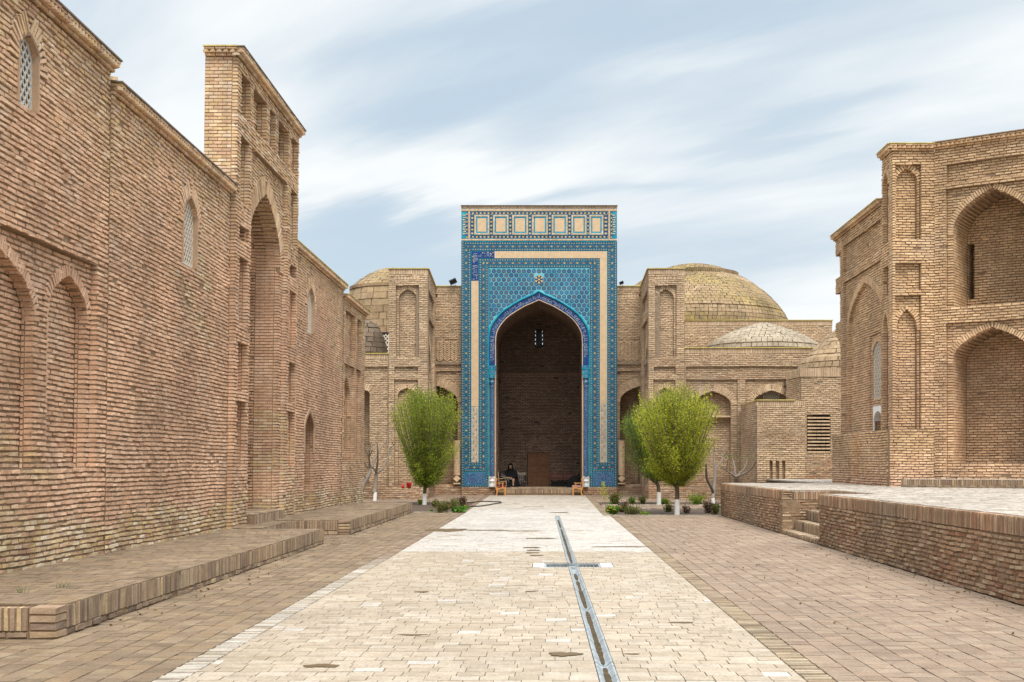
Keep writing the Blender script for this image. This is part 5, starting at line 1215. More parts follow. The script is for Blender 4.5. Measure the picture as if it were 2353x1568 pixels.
def bare_tree(label, Y0, px, limbs, white=None, buds=0, ybase=None):
    """pollarded tree: limbs as polylines on the photo grid, given depth of their own"""
    b0 = px(*limbs[0][0][0]); x, y_, z = at(*b0, Y0); t = thing('bare_tree', label, 'tree', (x, Y0, z), 'pollarded bare trees'); m = M(); rs = random.Random(int(Y0*10)); ends = []
    dep = {}
    for pts, r0, r1 in limbs:
        W = []; dy = dep.get(pts[0], 0.0); dirn = rs.choice((-1, 1))*rs.uniform(.10, .25)
        for i, p in enumerate(pts):
            yy = dep.get(p); 
            if yy is None: yy = dy+dirn*i if len(dep) else 0.0
            dep[p] = yy; a = at(*px(*p), Y0+yy); W.append(a)
        n = len(W); W2 = [W[0]]
        for i in range(n-1):
            for f in (.5, 1): W2.append(tuple(W[i][k]*(1-f)+W[i+1][k]*f+(rs.gauss(0, .008) if f == .5 else 0) for k in range(3)))
        rad = [(r0+(r1-r0)*i/(len(W2)-1))*(1.3+.15*rs.random()) for i in range(len(W2))]
        m.tube(W2, rad, 8); ends.append(W2[-1])
        for q in W2[2:]:
            if rs.random() < .35: m.lathe(q, [(0, -r1*1.2), (r1*1.35, 0), (0, r1*1.2)], 6)
    m.build('branches', ['bark_grey'], t, smooth=True)
    if white:
        a, b_, r = white; p, q = at(*px(*a), Y0), at(*px(*b_), Y0); m = M(); m.tube([(p[0], Y0, p[2]-.05), q], [r*1.15, r*1.04], 12); m.build('whitewash', ['whitewash'], t)
    if buds:
        m = M(); C = []
        for e in ends: C += [np.array(e)+R.normal(0, .05, 3)+np.array([0, 0, .03]) for _ in range(buds)]
        leaves(m, C, .05, 0); m.build('buds', ['leaf_bright'], t)
    return t
p5 = lambda x, y: (827.2+x/7.58, 976.6+y/7.58)
bare_tree('bare pollarded tree with a whitewashed foot, left of the left green tree', 50.6, p5, [
    ([(257,1190), (270,1100), (285,860)], .066, .055), ([(285,860), (265,790), (215,745)], .035, .022), ([(285,860), (300,700), (310,560), (310,480), (300,330)], .036, .014), ([(310,370), (350,360)], .012, .01), ([(300,330), (265,310)], .012, .008),
    ([(215,745), (260,600), (330,460), (400,350), (440,265)], .030, .012), ([(400,350), (505,285)], .012, .008), ([(285,860), (400,770), (450,660), (490,560), (510,420), (530,370)], .036, .014),
    ([(510,420), (590,350), (640,290)], .014, .009), ([(590,350), (560,300)], .01, .008), ([(490,560), (540,450), (580,390)], .016, .01), ([(510,420), (480,330), (455,330)], .013, .009)], ((257,1330), (268,1172), .066))
bare_tree('bare leaning pollarded tree growing against the end of the left row of buildings', 51.4, p5, [
    ([(35,1140), (60,1040), (120,930), (160,860), (180,760)], .075, .05), ([(180,760), (165,640), (160,560), (215,440)], .036, .016), ([(180,760), (110,720), (60,640), (45,590)], .03, .014), ([(160,560), (90,430), (55,350)], .020, .009),
    ([(160,560), (175,430), (180,310)], .018, .008), ([(90,430), (160,440), (250,455)], .012, .008), ([(180,760), (230,610), (190,540)], .02, .01), ([(120,930), (60,880), (40,800)], .02, .012), ([(175,430), (130,370)], .01, .007)])
p4 = lambda x, y: (1355.7+x/7.376, 1005.3+y/7.376)
bare_tree('bare forked tree with whitewashed foot between the green trees and the right terrace', 47.8, p4, [
    ([(2080,1040), (2092,950), (2110,800), (2125,540)], .062, .045), ([(2125,540), (2105,400), (2100,240), (2045,150)], .036, .012), ([(2100,240), (2112,180), (2090,100)], .012, .007), ([(2092,950), (2050,830), (1980,690), (1970,560), (1960,440)], .05, .03),
    ([(2125,540), (2200,450), (2245,380), (2230,330), (2290,270)], .026, .012), ([(2100,240), (2170,230), (2250,220), (2300,190)], .013, .008), ([(2170,230), (2210,170), (2225,110)], .01, .006), ([(2245,380), (2270,300), (2215,260)], .012, .008), ([(2270,300), (2340,240)], .01, .006)], ((2085,1140), (2082,1025), .07))
p6 = lambda x, y: (1378.7+x/2.373, 574.5+y/2.373)
bare_tree('low bare tree with pale green buds rising behind the right terrace', 45.0, p6, [
    ([(745,1300), (745,1265), (742,1240)], .07, .05), ([(742,1240), (690,1205), (655,1180)], .03, .012), ([(742,1240), (733,1180), (720,1130)], .03, .012), ([(742,1240), (790,1190), (805,1130)], .03, .011), ([(790,1190), (770,1140)], .014, .008),
    ([(742,1240), (800,1215), (830,1190), (850,1150)], .03, .011), ([(690,1205), (700,1140)], .013, .008), ([(733,1180), (700,1150), (690,1120)], .012, .007)], None, 9)
# --- shrubs and small plants
def shrub(name, label, cat, px, py, w, h, mat, n=220, size=.05, stems=7, group=None, flowers=None):
    n = int(n*1.6); size *= 1.15; stems += 3; w *= .9; h *= .85
    Y0 = F*EYE/(py-HY)
    for _ in range(3): Y0 = F*(EYE-ground_z(Y0))/(py-HY)
    x = at(px, 0, Y0)[0]; g0 = ground_z(Y0)-.02; t = thing(name, label, cat, (x, Y0, g0), group); m = M(); C = []
    for k in range(stems):
        a = R.random()*2*math.pi; r = w/2*(.25+.75*R.random()); tip = np.array([x+math.cos(a)*r, Y0+math.sin(a)*r, g0+h*(.55+.45*R.random())]); b_ = np.array([x+math.cos(a)*.03, Y0+math.sin(a)*.03, g0])
        m.tube([tuple(b_), tuple((b_+tip)/2+np.array([math.cos(a)*.02, 0, .03])), tuple(tip)], [.007, .005, .003], 4, 0, .5, False)
        s = R.random(n//stems)**.6; C.append(b_+(tip-b_)*s[:, None]+R.normal(0, .28*w/2, (n//stems, 3))*np.array([1, 1, .7]))
    m.build('stems', ['bark'], t); C = np.vstack(C); C[:, 2] = np.maximum(C[:, 2], g0+.02); m = M(); leaves(m, C, size); m.build('foliage', [mat], t)
    if flowers: m = M(); K = C[R.random(len(C)) > .93]+np.array([0, 0, .03]); m.boxes(K, (1, 0, 0), (0, 0, 1), (0, -1, 0), .014, .014, .014); m.build('flowers', [flowers], t)
    return t
MT['petal'] = plain('petal', (.80,.38,.02), .6, .3, 30)
GR = 'small rose bushes in the flower beds'
for a in [
 ('rose_bush', 'green rose bush immediately right of the left tree trunk', 'bush', 1063-1063+1002, 1166, .42, .36, 'leaf_rose', 240, .05, 7, GR),
 ('rose_bush', 'small dark bush touching the left side of the left tree trunk', 'bush', 966, 1160, .22, .28, 'leaf_deep', 110, .045, 5, GR),
 ('rose_bush', 'dark red bush at the path end of the left bed, beside the hose', 'bush', 1063, 1162, .42, .42, 'leaf_red', 260, .05, 7, GR),
 ('rose_bush', 'broad mixed red and green bush in the middle of the left bed', 'bush', 1036, 1168, .75, .34, 'leaf_rose', 420, .05, 10, GR),
 ('rose_bush', 'yellow-green bush at the front edge of the left bed', 'bush', 1017, 1178, .55, .42, 'leaf_rose', 360, .05, 9, GR),
 ('leafy_plant', 'bright green broad-leaved clump at the front right corner of the left bed', 'plant', 1054, 1178, .42, .20, 'leaf_bright', 160, .11, 8, None),
 ('flowering_plant', 'small green plant with orange flowers beside the hose in the left bed', 'plant', 1068, 1171, .22, .16, 'leaf_bright', 90, .07, 5, None, 'petal'),
 ('leafy_plant', 'tiny pale green sprig at the front edge of the left bed, under the tree', 'plant', 990, 1177, .18, .12, 'leaf_bright', 50, .06, 4, None),
 ('rose_bush', 'round green bush at the path end of the back right bed', 'bush', 1414, 1160, .60, .50, 'leaf_rose', 420, .055, 9, GR),
 ('rose_bush', 'second bush from the path in the back right bed', 'bush', 1452, 1158, .36, .34, 'leaf_deep', 200, .05, 7, GR),
 ('rose_bush', 'dark reddish bush in the back right bed, just left of the rear tree trunk', 'bush', 1477, 1160, .36, .40, 'leaf_rose', 220, .05, 7, GR),
 ('rose_bush', 'low green bush between the two whitewashed trunks in the back right bed', 'bush', 1526, 1159, .48, .28, 'leaf_deep', 240, .05, 7, GR),
 ('rose_bush', 'broad dark green bush in the back right bed, right of both trees', 'bush', 1600, 1160, .75, .50, 'leaf_deep', 460, .055, 10, GR),
 ('flowering_plant', 'green clump with orange flowers at the path corner of the front right bed', 'plant', 1407, 1181, .42, .34, 'leaf_bright', 260, .08, 8, None, 'petal'),
 ('rose_bush', 'tall dark red bush next to the orange flowers in the front right bed', 'bush', 1428, 1177, .48, .44, 'leaf_red', 320, .05, 8, GR),
 ('rose_bush', 'wide red and green bush at the middle of the front right bed', 'bush', 1451, 1183, .62, .36, 'leaf_rose', 380, .05, 9, GR),
 ('leafy_plant', 'low grey-green grassy cushion in the front right bed', 'plant', 1486, 1184, .36, .10, 'leaf_deep', 140, .06, 7, None),
 ('rose_bush', 'yellow-green bush touching the left of the front tree trunk', 'bush', 1537, 1176, .42, .28, 'leaf_rose', 240, .05, 7, GR),
 ('rose_bush', 'thin leggy reddish bush right of the front tree trunk', 'bush', 1577, 1180, .32, .34, 'leaf_red', 90, .05, 6, GR),
 ('rose_bush', 'dark red bush against the corner of the right terrace', 'bush', 1628, 1180, .40, .50, 'leaf_red', 320, .05, 8, GR),
 ('rose_bush', 'yellow-green bush pressed against the end wall of the right terrace', 'bush', 1643, 1183, .32, .44, 'leaf_rose', 260, .05, 8, GR)]:
    shrub(*a)
s_ = thing('sapling', 'thin yellow-green sapling at the path corner of the right beds', 'tree', (at(1393, 0, 41)[0], 41, 0)); m = M(); b_ = np.array(at(1393, 1174, 41.3)); tp = np.array(at(1385, 1108, 41.3))
m.tube([tuple(b_), tuple((b_+tp)/2+np.array([-.03, 0, 0])), tuple(tp)], [.009, .006, .003], 5); m.build('trunk', ['bark_grey'], s_)
m = M(); k = 220; s0 = .35+.65*R.random(k)**.8; leaves(m, b_+(tp-b_)*s0[:, None]+R.normal(0, 1, (k, 3))*(.02+.07*(1-s0))[:, None]*np.array([1.2, 1, .8]), .04); m.build('crown', ['leaf_fresh'], s_)
m = M()
for x, y in ((-5.9, 12.2), (-5.75, 12.6), (-5.3, 12.5), (-5.95, 12.0), (-5.1, 13.0)):
    for k in range(9):
        a = R.random()*6.3; b_ = np.array([x+R.normal(0, .03), y+R.normal(0, .03), .295]); m.tube([tuple(b_), tuple(b_+np.array([math.cos(a)*.02, math.sin(a)*.02, .035])), tuple(b_+np.array([math.cos(a)*.05, math.sin(a)*.05, .05+.04*R.random()]))], [.003, .0025, .0008], 3, 0, R.random(), False)
o = m.build('grass_tufts', ['leaf_bright']); o['kind'] = 'stuff'; o['label'] = 'small tufts of green grass growing between the bricks of the near left platform'; o['category'] = 'grass'
# ================================================================= SMALL THINGS
MT['wood_light'] = plain('wood_light', (.50,.24,.075), .45, .2, 14, bump=.2)
MT['wood_pole'] = plain('wood_pole', (.42,.27,.14), .6, .2, 14)
MT['black_cloth'] = plain('black_cloth', (.008,.008,.009), .9, .3, 20)
MT['black_wood'] = plain('black_wood', (.014,.011,.010), .5, .3, 20)
MT['red_plastic'] = plain('red_plastic', (.50,.018,.010), .35, .1, 9)
MT['hose'] = plain('hose', (.02,.02,.022), .5, .2, 20)
MT['bench_slat'] = plain('bench_slat', (.20,.085,.065), .55, .2, 14)
MT['carved'] = plain('carved', (.32,.26,.21), .7, .3, 30)
MT['skin'] = plain('skin', (.42,.25,.17), .6, .05, 30)
def cushion_mat(name, base, dots):
    m, nt, b = new_mat(name); g = G(nt); v = g.n('ShaderNodeTexVoronoi'); v.inputs['Scale'].default_value = 16; nt.links.new(g.obj(), v.inputs['Vector'])
    nt.links.new(g.mix(g.rng(v.outputs[0], .22, .30), dots, base), b.inputs['Base Color']); b.inputs['Roughness'].default_value = .9; return m
MT['cushion_red'] = cushion_mat('cushion_red', (.16,.012,.014), (.50,.30,.26)); MT['cushion_pink'] = cushion_mat('cushion_pink', (.42,.22,.20), (.60,.45,.42))
def armchair(label, px0, px1, flip, cushion, Y0=57.25):
    """carved chair seen from the side: two side frames, rails, arm rests, padded seat"""
    g0 = ground_z(Y0)+.004; k = Y0/F; w = (px1-px0)*k; x0 = at(px0, 0, Y0)[0]; H = .86
    t = thing('carved_armchair', label, 'chair', (x0+w/2, Y0, g0), 'carved armchairs beside the portal')
    fx = (lambda u: x0+w-u*w) if flip else (lambda u: x0+u*w); D = .27
    back = [(.10,0),(.24,0),(.22,.08),(.28,.18),(.27,.28),(.19,.42),(.14,.55),(.13,.70),(.19,.80),(.20,.88),(.14,.93),(.07,.93),(.02,.88),(0,.84),(.05,.78),(.07,.70),(.05,.60),(.05,.45),(.09,.32),(.17,.24),(.14,.12),(.09,.06)]
    front = [(.86,0),(.98,0),(1,.03),(.96,.10),(.99,.25),(.99,.44),(.86,.44),(.85,.30),(.87,.12),(.84,.04)]
    apron = [(.22,.32),(.34,.30),(.45,.33),(.60,.37),(.86,.36),(.86,.44),(.70,.45),(.50,.42),(.36,.40),(.24,.44)]
    post = [(.66,.44),(.78,.44),(.75,.52),(.72,.58),(.68,.64),(.63,.64),(.66,.55)]
    arm = [(.17,.64),(.78,.64),(.82,.66),(.78,.69),(.60,.67),(.17,.675)]
    for sy in (-1, 1):
        for nm, pl, th in (('back_leg', back, .045), ('front_leg', front, .045), ('armrest', arm, .06), ('arm_post', post, .04), ('side_rail', apron, .03)):
            m = M(); P = [(fx(u), v*H) for u, v in pl]; y = Y0+sy*D
            if flip: P = P[::-1]
            m.prism([(a, b_) for a, b_ in P], (0, y-th/2, g0), (1, 0, 0), (0, 0, 1), (0, 1, 0), th); m.build(nm, ['wood_light'], t)
    m = M()
    for u, z, s in ((.21, .20, .014), (.92, .20, .014), (.23, .40, .025), (.92, .41, .025)): m.tube([(fx(u), Y0-D, g0+z*H), (fx(u), Y0+D, g0+z*H)], s, 6)
    m.box(*sorted((fx(.24), fx(.86))), Y0-D-.012, Y0-D+.012, g0+.215*H, g0+.245*H); m.build('rails', ['wood_light'], t)
    m = M(); m.prism([(fx(u), v*H) for u, v in ([(.06,.84),(.10,.93),(.13,.93),(.18,.80),(.13,.62),(.10,.62)][::(-1 if flip else 1)])], (0, Y0-D, g0), (1, 0, 0), (0, 0, 1), (0, 1, 0), 2*D); m.tube([(fx(.08), Y0, g0+.90*H), (fx(.07), Y0, g0+1.0*H)], [.014, .006], 6); m.build('backrest', ['wood_light'], t)
    m = M(); P = [(.24,.44),(.99,.44),(1.0,.50),(.96,.54),(.60,.55),(.26,.54)]; m.prism([(fx(u), v*H) for u, v in (P[::-1] if flip else P)], (0, Y0-D+.03, g0), (1, 0, 0), (0, 0, 1), (0, 1, 0), 2*D-.06)
    P = [(.19,.54),(.30,.52),(.26,.60),(.20,.74),(.16,.74)]; m.prism([(fx(u), v*H) for u, v in (P[::-1] if flip else P)], (0, Y0-D+.05, g0), (1, 0, 0), (0, 0, 1), (0, 1, 0), 2*D-.1); m.build('cushion', [cushion], t)
armchair('carved light wood armchair with a red cushion on the left of the portal step', 1137.4, 1163.2, False, 'cushion_red')
armchair('carved light wood armchair with a pink cushion on the right of the portal step', 1314.5, 1341, True, 'cushion_pink')
FZ = .452
def xa(px, Y): return at(px, 0, Y)[0]
# slatted bench right of the door
Yb = 62.9; t = thing('slatted_bench', 'reddish slatted bench against the back wall, right of the wooden door', 'bench', (xa(1290, Yb), Yb, FZ)); x0, x1 = xa(1264, Yb), xa(1324, Yb)
for k in range(5): m = M(); z = at(0, 1088.5+k*2.45, Yb)[2]; m.box(x0, x1, Yb+.02*k*0-.02+.03*(4-k)/4, Yb+.02+.03*(4-k)/4, z-.035, z+.005); m.build('back_slat', ['bench_slat'], t)
m = M()
for k in range(4): m.box(x0, x1, Yb-.45+k*.11, Yb-.37+k*.11, at(0, 1101.5, Yb)[2]-.03, at(0, 1101.5, Yb)[2])
m.build('seat', ['bench_slat'], t)
for q in (x0+.08, (x0+x1)/2, x1-.08): m = M(); m.box(q-.03, q+.03, Yb-.42, Yb-.37, FZ, at(0, 1102.6, Yb)[2]); m.box(q-.03, q+.03, Yb-.42, Yb+.0, at(0, 1104, Yb)[2]-.03, at(0, 1102.7, Yb)[2]); m.box(q-.03, q+.03, Yb+.06, Yb+.11, FZ, at(0, 1088, Yb)[2]); m.build('leg', ['black_wood'], t)
m = M(); m.box(x0+.1, x1-.1, Yb-.3, Yb-.27, FZ, at(0, 1104, Yb)[2]-.05); m.build('front_board', ['black_wood'], t)
# carved bench left of the door
Yc = 62.7; t = thing('carved_bench', 'dark carved bench with a pale arcaded backrest, left of the wooden door', 'bench', (xa(1183, Yc), Yc, FZ)); x0, x1 = xa(1157, Yc), xa(1208.5, Yc)
sz = at(0, 1105.5, Yc)[2]; tz = at(0, 1089.5, Yc)[2]
m = M(); m.box(x0, x1, Yc-.48, Yc+.02, sz-.05, sz); m.build('seat', ['black_wood'], t)
m = M(); n = 12; m.box(x0, x1, Yc, Yc+.04, tz-.07, tz+.02); m.box(x0, x1, Yc, Yc+.04, sz+.03, sz+.06)
for k in range(n+1): m.lathe((x0+(x1-x0)*k/n, Yc+.02, 0), [(.016, sz+.05), (.022, sz+.10), (.012, sz+.16), (.022, sz+.22), (.014, tz-.05)], 8)
for k in range(n):
    c = x0+(x1-x0)*(k+.5)/n; r = (x1-x0)/n/2
    for a in np.linspace(0, math.pi, 7)[:-1]: m.boxes([(c+r*math.cos(a+.26), Yc+.02, tz-.11+r*math.sin(a+.26))], (-math.sin(a+.26), 0, math.cos(a+.26)), (math.cos(a+.26), 0, math.sin(a+.26)), (0, -1, 0), .014, .009, .018)
P = [(x0+(x1-x0)*u, tz+v) for u, v in ((0,.02),(.06,.06),(.2,.04),(.4,.05),(.55,.06),(.62,.13),(.70,.08),(.78,.05),(.88,.10),(.97,.07),(1,.02))]; m.prism(P[::-1], (0, Yc, 0), (1, 0, 0), (0, 0, 1), (0, 1, 0), .04)
m.build('backrest', ['carved'], t)
for q in (x0+.05, x1-.05):
    for y in (Yc-.43, Yc-.02): m = M(); m.lathe((q, y, 0), [(.025, FZ), (.03, FZ+.05), (.018, FZ+.12), (.03, FZ+.2), (.025, sz-.05)], 8); m.build('leg', ['black_wood'], t)
m = M(); m.box(x1-.06, x1+.02, Yc-.48, Yc, sz, sz+.30); m.build('armrest', ['black_wood'], t)
m = M(); V = []; nx_ = 26
for i in range(nx_+1):
    xx = x0+.55*(x1-x0)+(x1-x0)*.43*i/nx_; wv = .02*math.sin(i*1.9)
    V += [(xx, Yc-.10, sz+.012), (xx, Yc-.50+wv*.3, sz+.012), (xx, Yc-.52+wv, sz-.10), (xx, Yc-.51+wv*1.6, sz-.24+.02*math.sin(i))]
m.raw(V, [[i*4+j, (i+1)*4+j, (i+1)*4+j+1, i*4+j+1] for i in range(nx_) for j in range(3)]); o = m.build('patterned_rug', [cushion_mat('rug', (.03,.02,.02), (.30,.27,.22))], smooth=True); tag(o, 'dark rug with a pale pattern draped over the carved bench', 'rug')
# draped bundle and poles at the left, draped bundle at the right
def bundle(label, px0, px1, pytop, Y0, seed, h_base=FZ):
    rs = np.random.default_rng(seed); x0, x1 = xa(px0, Y0), xa(px1, Y0); H = at(0, pytop, Y0)[2]-h_base; n, r = 24, 10; V = []
    for j in range(r+1):
        f = j/r
        for i in range(n):
            a = 2*math.pi*i/n; s = (1-f**2.2)**.5*(1+.10*math.sin(3*a+seed)+.07*math.sin(7*a+f*6))+.02
            V.append(((x0+x1)/2+(x1-x0)/2*s*math.cos(a)+.12*f*(x1-x0)*(-1 if seed % 2 else .6), Y0+.38*s*math.sin(a), h_base+H*f*(1+.04*math.sin(5*a))))
    m = M(); m.raw(V, [[j*n+i, j*n+(i+1) % n, (j+1)*n+(i+1) % n, (j+1)*n+i] for j in range(r) for i in range(n)]); m.raw([V[-n+i] for i in range(n)], [list(range(n))])
    o = m.build('draped_bundle', ['black_cloth'], smooth=True); return tag(o, label, 'bundle')
bundle('heap covered in black cloth behind the left armchair', 1139, 1172, 1086, 60.6, 3); bundle('heap of dark bags behind the right armchair', 1303, 1337, 1093, 60.8, 4)
t = thing('folded_parasol', 'folded dark parasol with pale ribs leaning on the black heap', 'parasol', (xa(1150, 59.9), 59.9, FZ)); m = M()
Yp2 = 59.85
m.tube([at(1146, 1086, Yp2), at(1155, 1096, Yp2), at(1166, 1104, Yp2), at(1171, 1112, Yp2)], [.03, .10, .08, .02], 10); m.build('canopy', ['black_cloth'], t, smooth=True)
m = M()
for A in (((1152,1089), (1160,1099), (1165,1109)), ((1158,1093), (1165,1100), (1170,1108)), ((1150,1094), (1158,1098), (1162,1103), (1164,1111))): m.tube([at(a, b_, Yp2-.12) for a, b_ in A], .009, 5)
m.build('ribs', ['carved'], t)
t = thing('wooden_easel', 'pale wooden frame with an upright pole standing behind the left armchair', 'frame', (xa(1146, 59.4), 59.4, FZ)); Ye = 59.4
m = M(); m.tube([at(1147.5, 1119, Ye), at(1144.3, 1084, Ye)], .026, 6); m.build('pole', ['wood_pole'], t)
for a, b_ in (((1148, 1100.5), (1157, 1100.3)), ((1149, 1107), (1163, 1106.5)), ((1162, 1098), (1170, 1097.5))): m = M(); m.tube([at(*a, Ye), at(*b_, Ye)], .017, 5); m.build('crossbar', ['wood_pole'], t)
m = M(); m.tube([at(1162.8, 1106.5, Ye), at(1163.5, 1119, Ye)], .017, 5); m.build('leg', ['wood_pole'], t)
# --- seated person in black
Ys = 62.25; px_ = xa(1173.5, Ys); pt = thing('person', 'person in a long black hooded robe sitting bent forward on the carved bench', 'person', (px_, Ys, FZ))
SZ = sz
def skin(name, verts, edges, radii, mat, parent, lev=2, root=0):
    me = bpy.data.meshes.new(name); off = np.array(OFF[parent.name]); me.from_pydata([tuple(np.array(v)-off) for v in verts], edges, []); me.update()
    o = bpy.data.objects.new(name, me); COL.objects.link(o); o.parent = parent; OFF[o.name] = tuple(off)
    s = o.modifiers.new('skin', 'SKIN'); s.use_smooth_shade = True
    for i, r in enumerate(radii):
        me.skin_vertices[0].data[i].radius = (r, r) if not hasattr(r, '__len__') else r; me.skin_vertices[0].data[i].use_root = (i == root)
    sub = o.modifiers.new('sub', 'SUBSURF'); sub.levels = lev; sub.render_levels = lev; me.materials.append(MT[mat]); return o
x, y = px_, Ys
V = [(x, y+.02, SZ+.10), (x, y-.02, SZ+.30), (x, y-.08, SZ+.48), (x, y-.13, SZ+.56), (x, y-.16, SZ+.62), (x, y-.19, SZ+.72), (x, y-.20, SZ+.80),
     (x-.17, y-.08, SZ+.50), (x-.24, y-.16, SZ+.26), (x-.08, y-.40, SZ+.17), (x+.17, y-.08, SZ+.50), (x+.24, y-.16, SZ+.26), (x+.08, y-.40, SZ+.17),
     (x-.11, y-.04, SZ+.09), (x-.14, y-.46, SZ+.08), (x-.14, y-.46, FZ+.10), (x-.14, y-.56, FZ+.05), (x+.11, y-.04, SZ+.09), (x+.14, y-.46, SZ+.08), (x+.14, y-.46, FZ+.10), (x+.14, y-.56, FZ+.05)]
E = [(0,1),(1,2),(2,3),(3,4),(4,5),(5,6),(2,7),(7,8),(8,9),(2,10),(10,11),(11,12),(0,13),(13,14),(14,15),(15,16),(0,17),(17,18),(18,19),(19,20)]
RD = [.15,.14,.13,.06,.055,.092,.07,.065,.050,.032,.065,.050,.032,.10,.075,.05,.035,.10,.075,.05,.035]
body = skin('body', V, E, RD, 'skin', pt)
m = M()     # robe over torso, arms and legs down to the floor
n = 28; prof = [(.44, .30, FZ+.03, -.18), (.42, .30, FZ+.20, -.17), (.40, .30, SZ+.02, -.16), (.38, .25, SZ+.14, -.10), (.33, .20, SZ+.30, -.04), (.29, .17, SZ+.42, -.05), (.235, .15, SZ+.54, -.08), (.13, .12, SZ+.62, -.12)]
Vv = []
for w_, d_, z_, yo in prof:
    for i in range(n):
        a = 2*math.pi*i/n; f = 1+.05*math.sin(7*a)*(z_ < SZ+.3); Vv.append((x+w_*math.cos(a)*f, y+yo+d_*math.sin(a)*f, z_))
m.raw(Vv, [[j*n+i, j*n+(i+1) % n, (j+1)*n+(i+1) % n, (j+1)*n+i] for j in range(len(prof)-1) for i in range(n)]); m.build('robe', ['black_cloth'], pt, smooth=True)
for s in (-1, 1):
    m = M(); m.tube([(x+s*.22, y-.09, SZ+.50), (x+s*.30, y-.20, SZ+.28), (x+s*.20, y-.36, SZ+.20), (x+s*.10, y-.42, SZ+.18)], [.085, .085, .075, .06], 12); m.build('sleeve', ['black_cloth'], pt, smooth=True)
m = M(); Vv = []; n = 20      # hood, open at the front
for j, (zz, rr, yo) in enumerate([(.56, .17, -.10), (.62, .135, -.14), (.70, .130, -.17), (.78, .125, -.19), (.85, .10, -.19), (.895, .05, -.18), (.905, .004, -.17)]):
    for i in range(n+1):
        a = math.radians(-55)+math.radians(290)*i/n if j < 4 else math.radians(-90+8)+math.radians(344)*i/n
        Vv.append((x+rr*math.cos(a), y+yo+rr*1.1*math.sin(a), SZ+zz))
m.raw(Vv, [[j*(n+1)+i, j*(n+1)+i+1, (j+1)*(n+1)+i+1, (j+1)*(n+1)+i] for j in range(6) for i in range(n)]); m.build('hood', ['black_cloth'], pt, smooth=True)
m = M(); m.prism([(-.012, 0), (.012, 0), (.006, .035), (-.006, .035)], (x, y-.30, SZ+.69), (1, 0, 0), (0, 0, 1), (0, .03, 0), 1); m.build('nose', ['skin'], pt)
m = M()
for s in (-1, 1): m.lathe((x+s*.034, y-.283, SZ+.745), [(0, -.009), (.012, 0), (0, .009)], 8)
m.build('eyes', ['screen_dark'], pt)
m = M(); m.box(x-.026, x+.026, y-.292, y-.28, SZ+.668, SZ+.676); m.build('mouth', ['red_plastic'], pt)
for s in (-1, 1):
    hx, hy, hz_ = x+s*.07, y-.42, SZ+.17; Vh = [(hx, hy, hz_), (hx-s*.03, hy-.05, hz_-.01)]; Eh = [(0, 1)]; Rh = [.026, .030]
    for q in range(4):
        ox = (q-1.5)*.018; L1 = (.030, .036, .034, .026)[q]; b0 = len(Vh)
        Vh += [(hx-s*.03+ox, hy-.075, hz_-.012), (hx-s*.03+ox, hy-.075-L1, hz_-.022), (hx-s*.03+ox, hy-.075-L1*1.5, hz_-.045)]; Eh += [(1, b0), (b0, b0+1), (b0+1, b0+2)]; Rh += [.010, .009, .007]
    b0 = len(Vh); Vh += [(hx-s*.065, hy-.04, hz_+.005), (hx-s*.08, hy-.075, hz_-.002)]; Eh += [(0, b0), (b0, b0+1)]; Rh += [.011, .009]
    skin('hand', Vh, Eh, Rh, 'skin', pt, 1)
o = M(); o.box(x-.07, x+.07, y-.56, y-.50, SZ+.10, SZ+.112); tag(o.build('paper', ['whitewash']), 'small pale paper on the lap of the seated person in black', 'paper')
# --- red pot and bottle on the wing sill, hose, lamps
Yq = 52.47; q = at(939.7, 1121.5, Yq); m = M(); m.lathe((q[0], Yq+.03, .585), [(.0, 0), (.082, 0), (.115, .19), (.122, .20), (.122, .215), (.108, .21), (.09, .03), (0, .03)], 24); tag(m.build('red_bucket', ['red_plastic'], smooth=True), 'wide red plastic pot on the wall ledge behind the left green tree', 'pot')
q = at(926, 0, Yq); m = M(); m.lathe((q[0], Yq, .585), [(0, 0), (.055, 0), (.062, .03), (.055, .09), (.026, .12), (.03, .15), (.018, .17), (0, .175)], 18); tag(m.build('red_jug', ['red_plastic'], smooth=True), 'small red bottle next to the red pot on the wall ledge', 'bottle')
def gp(px, py):
    Y = 45.
    for _ in range(6): Y = F*(EYE-ground_z(Y)-.02)/(py-HY)
    return (at(px, 0, Y)[0], Y, ground_z(Y)+.022)
m = M(); HP = [(1073,1155.5),(1085,1154.8),(1099,1153.3),(1115,1152.5),(1134,1153.2),(1148,1153.6),(1152,1155),(1149,1156.2),(1136,1158),(1117,1161.5),(1098,1163.8),(1084,1163.6),(1079,1165.5),(1072,1169)]
P = [gp(*p) for p in HP]; Q = []
for i in range(len(P)-1):
    a, b_, c, d = (np.array(P[max(0, min(len(P)-1, i+k))]) for k in (-1, 0, 1, 2))
    for t_ in np.linspace(0, 1, 6)[:-1]: Q.append(tuple(.5*((2*b_)+(-a+c)*t_+(2*a-5*b_+4*c-d)*t_*t_+(-a+3*b_-3*c+d)*t_**3)))
m.tube(Q, .020, 8); tag(m.build('garden_hose', ['hose'], smooth=True), 'black hose looping from the left flower bed over the cream path', 'hose')
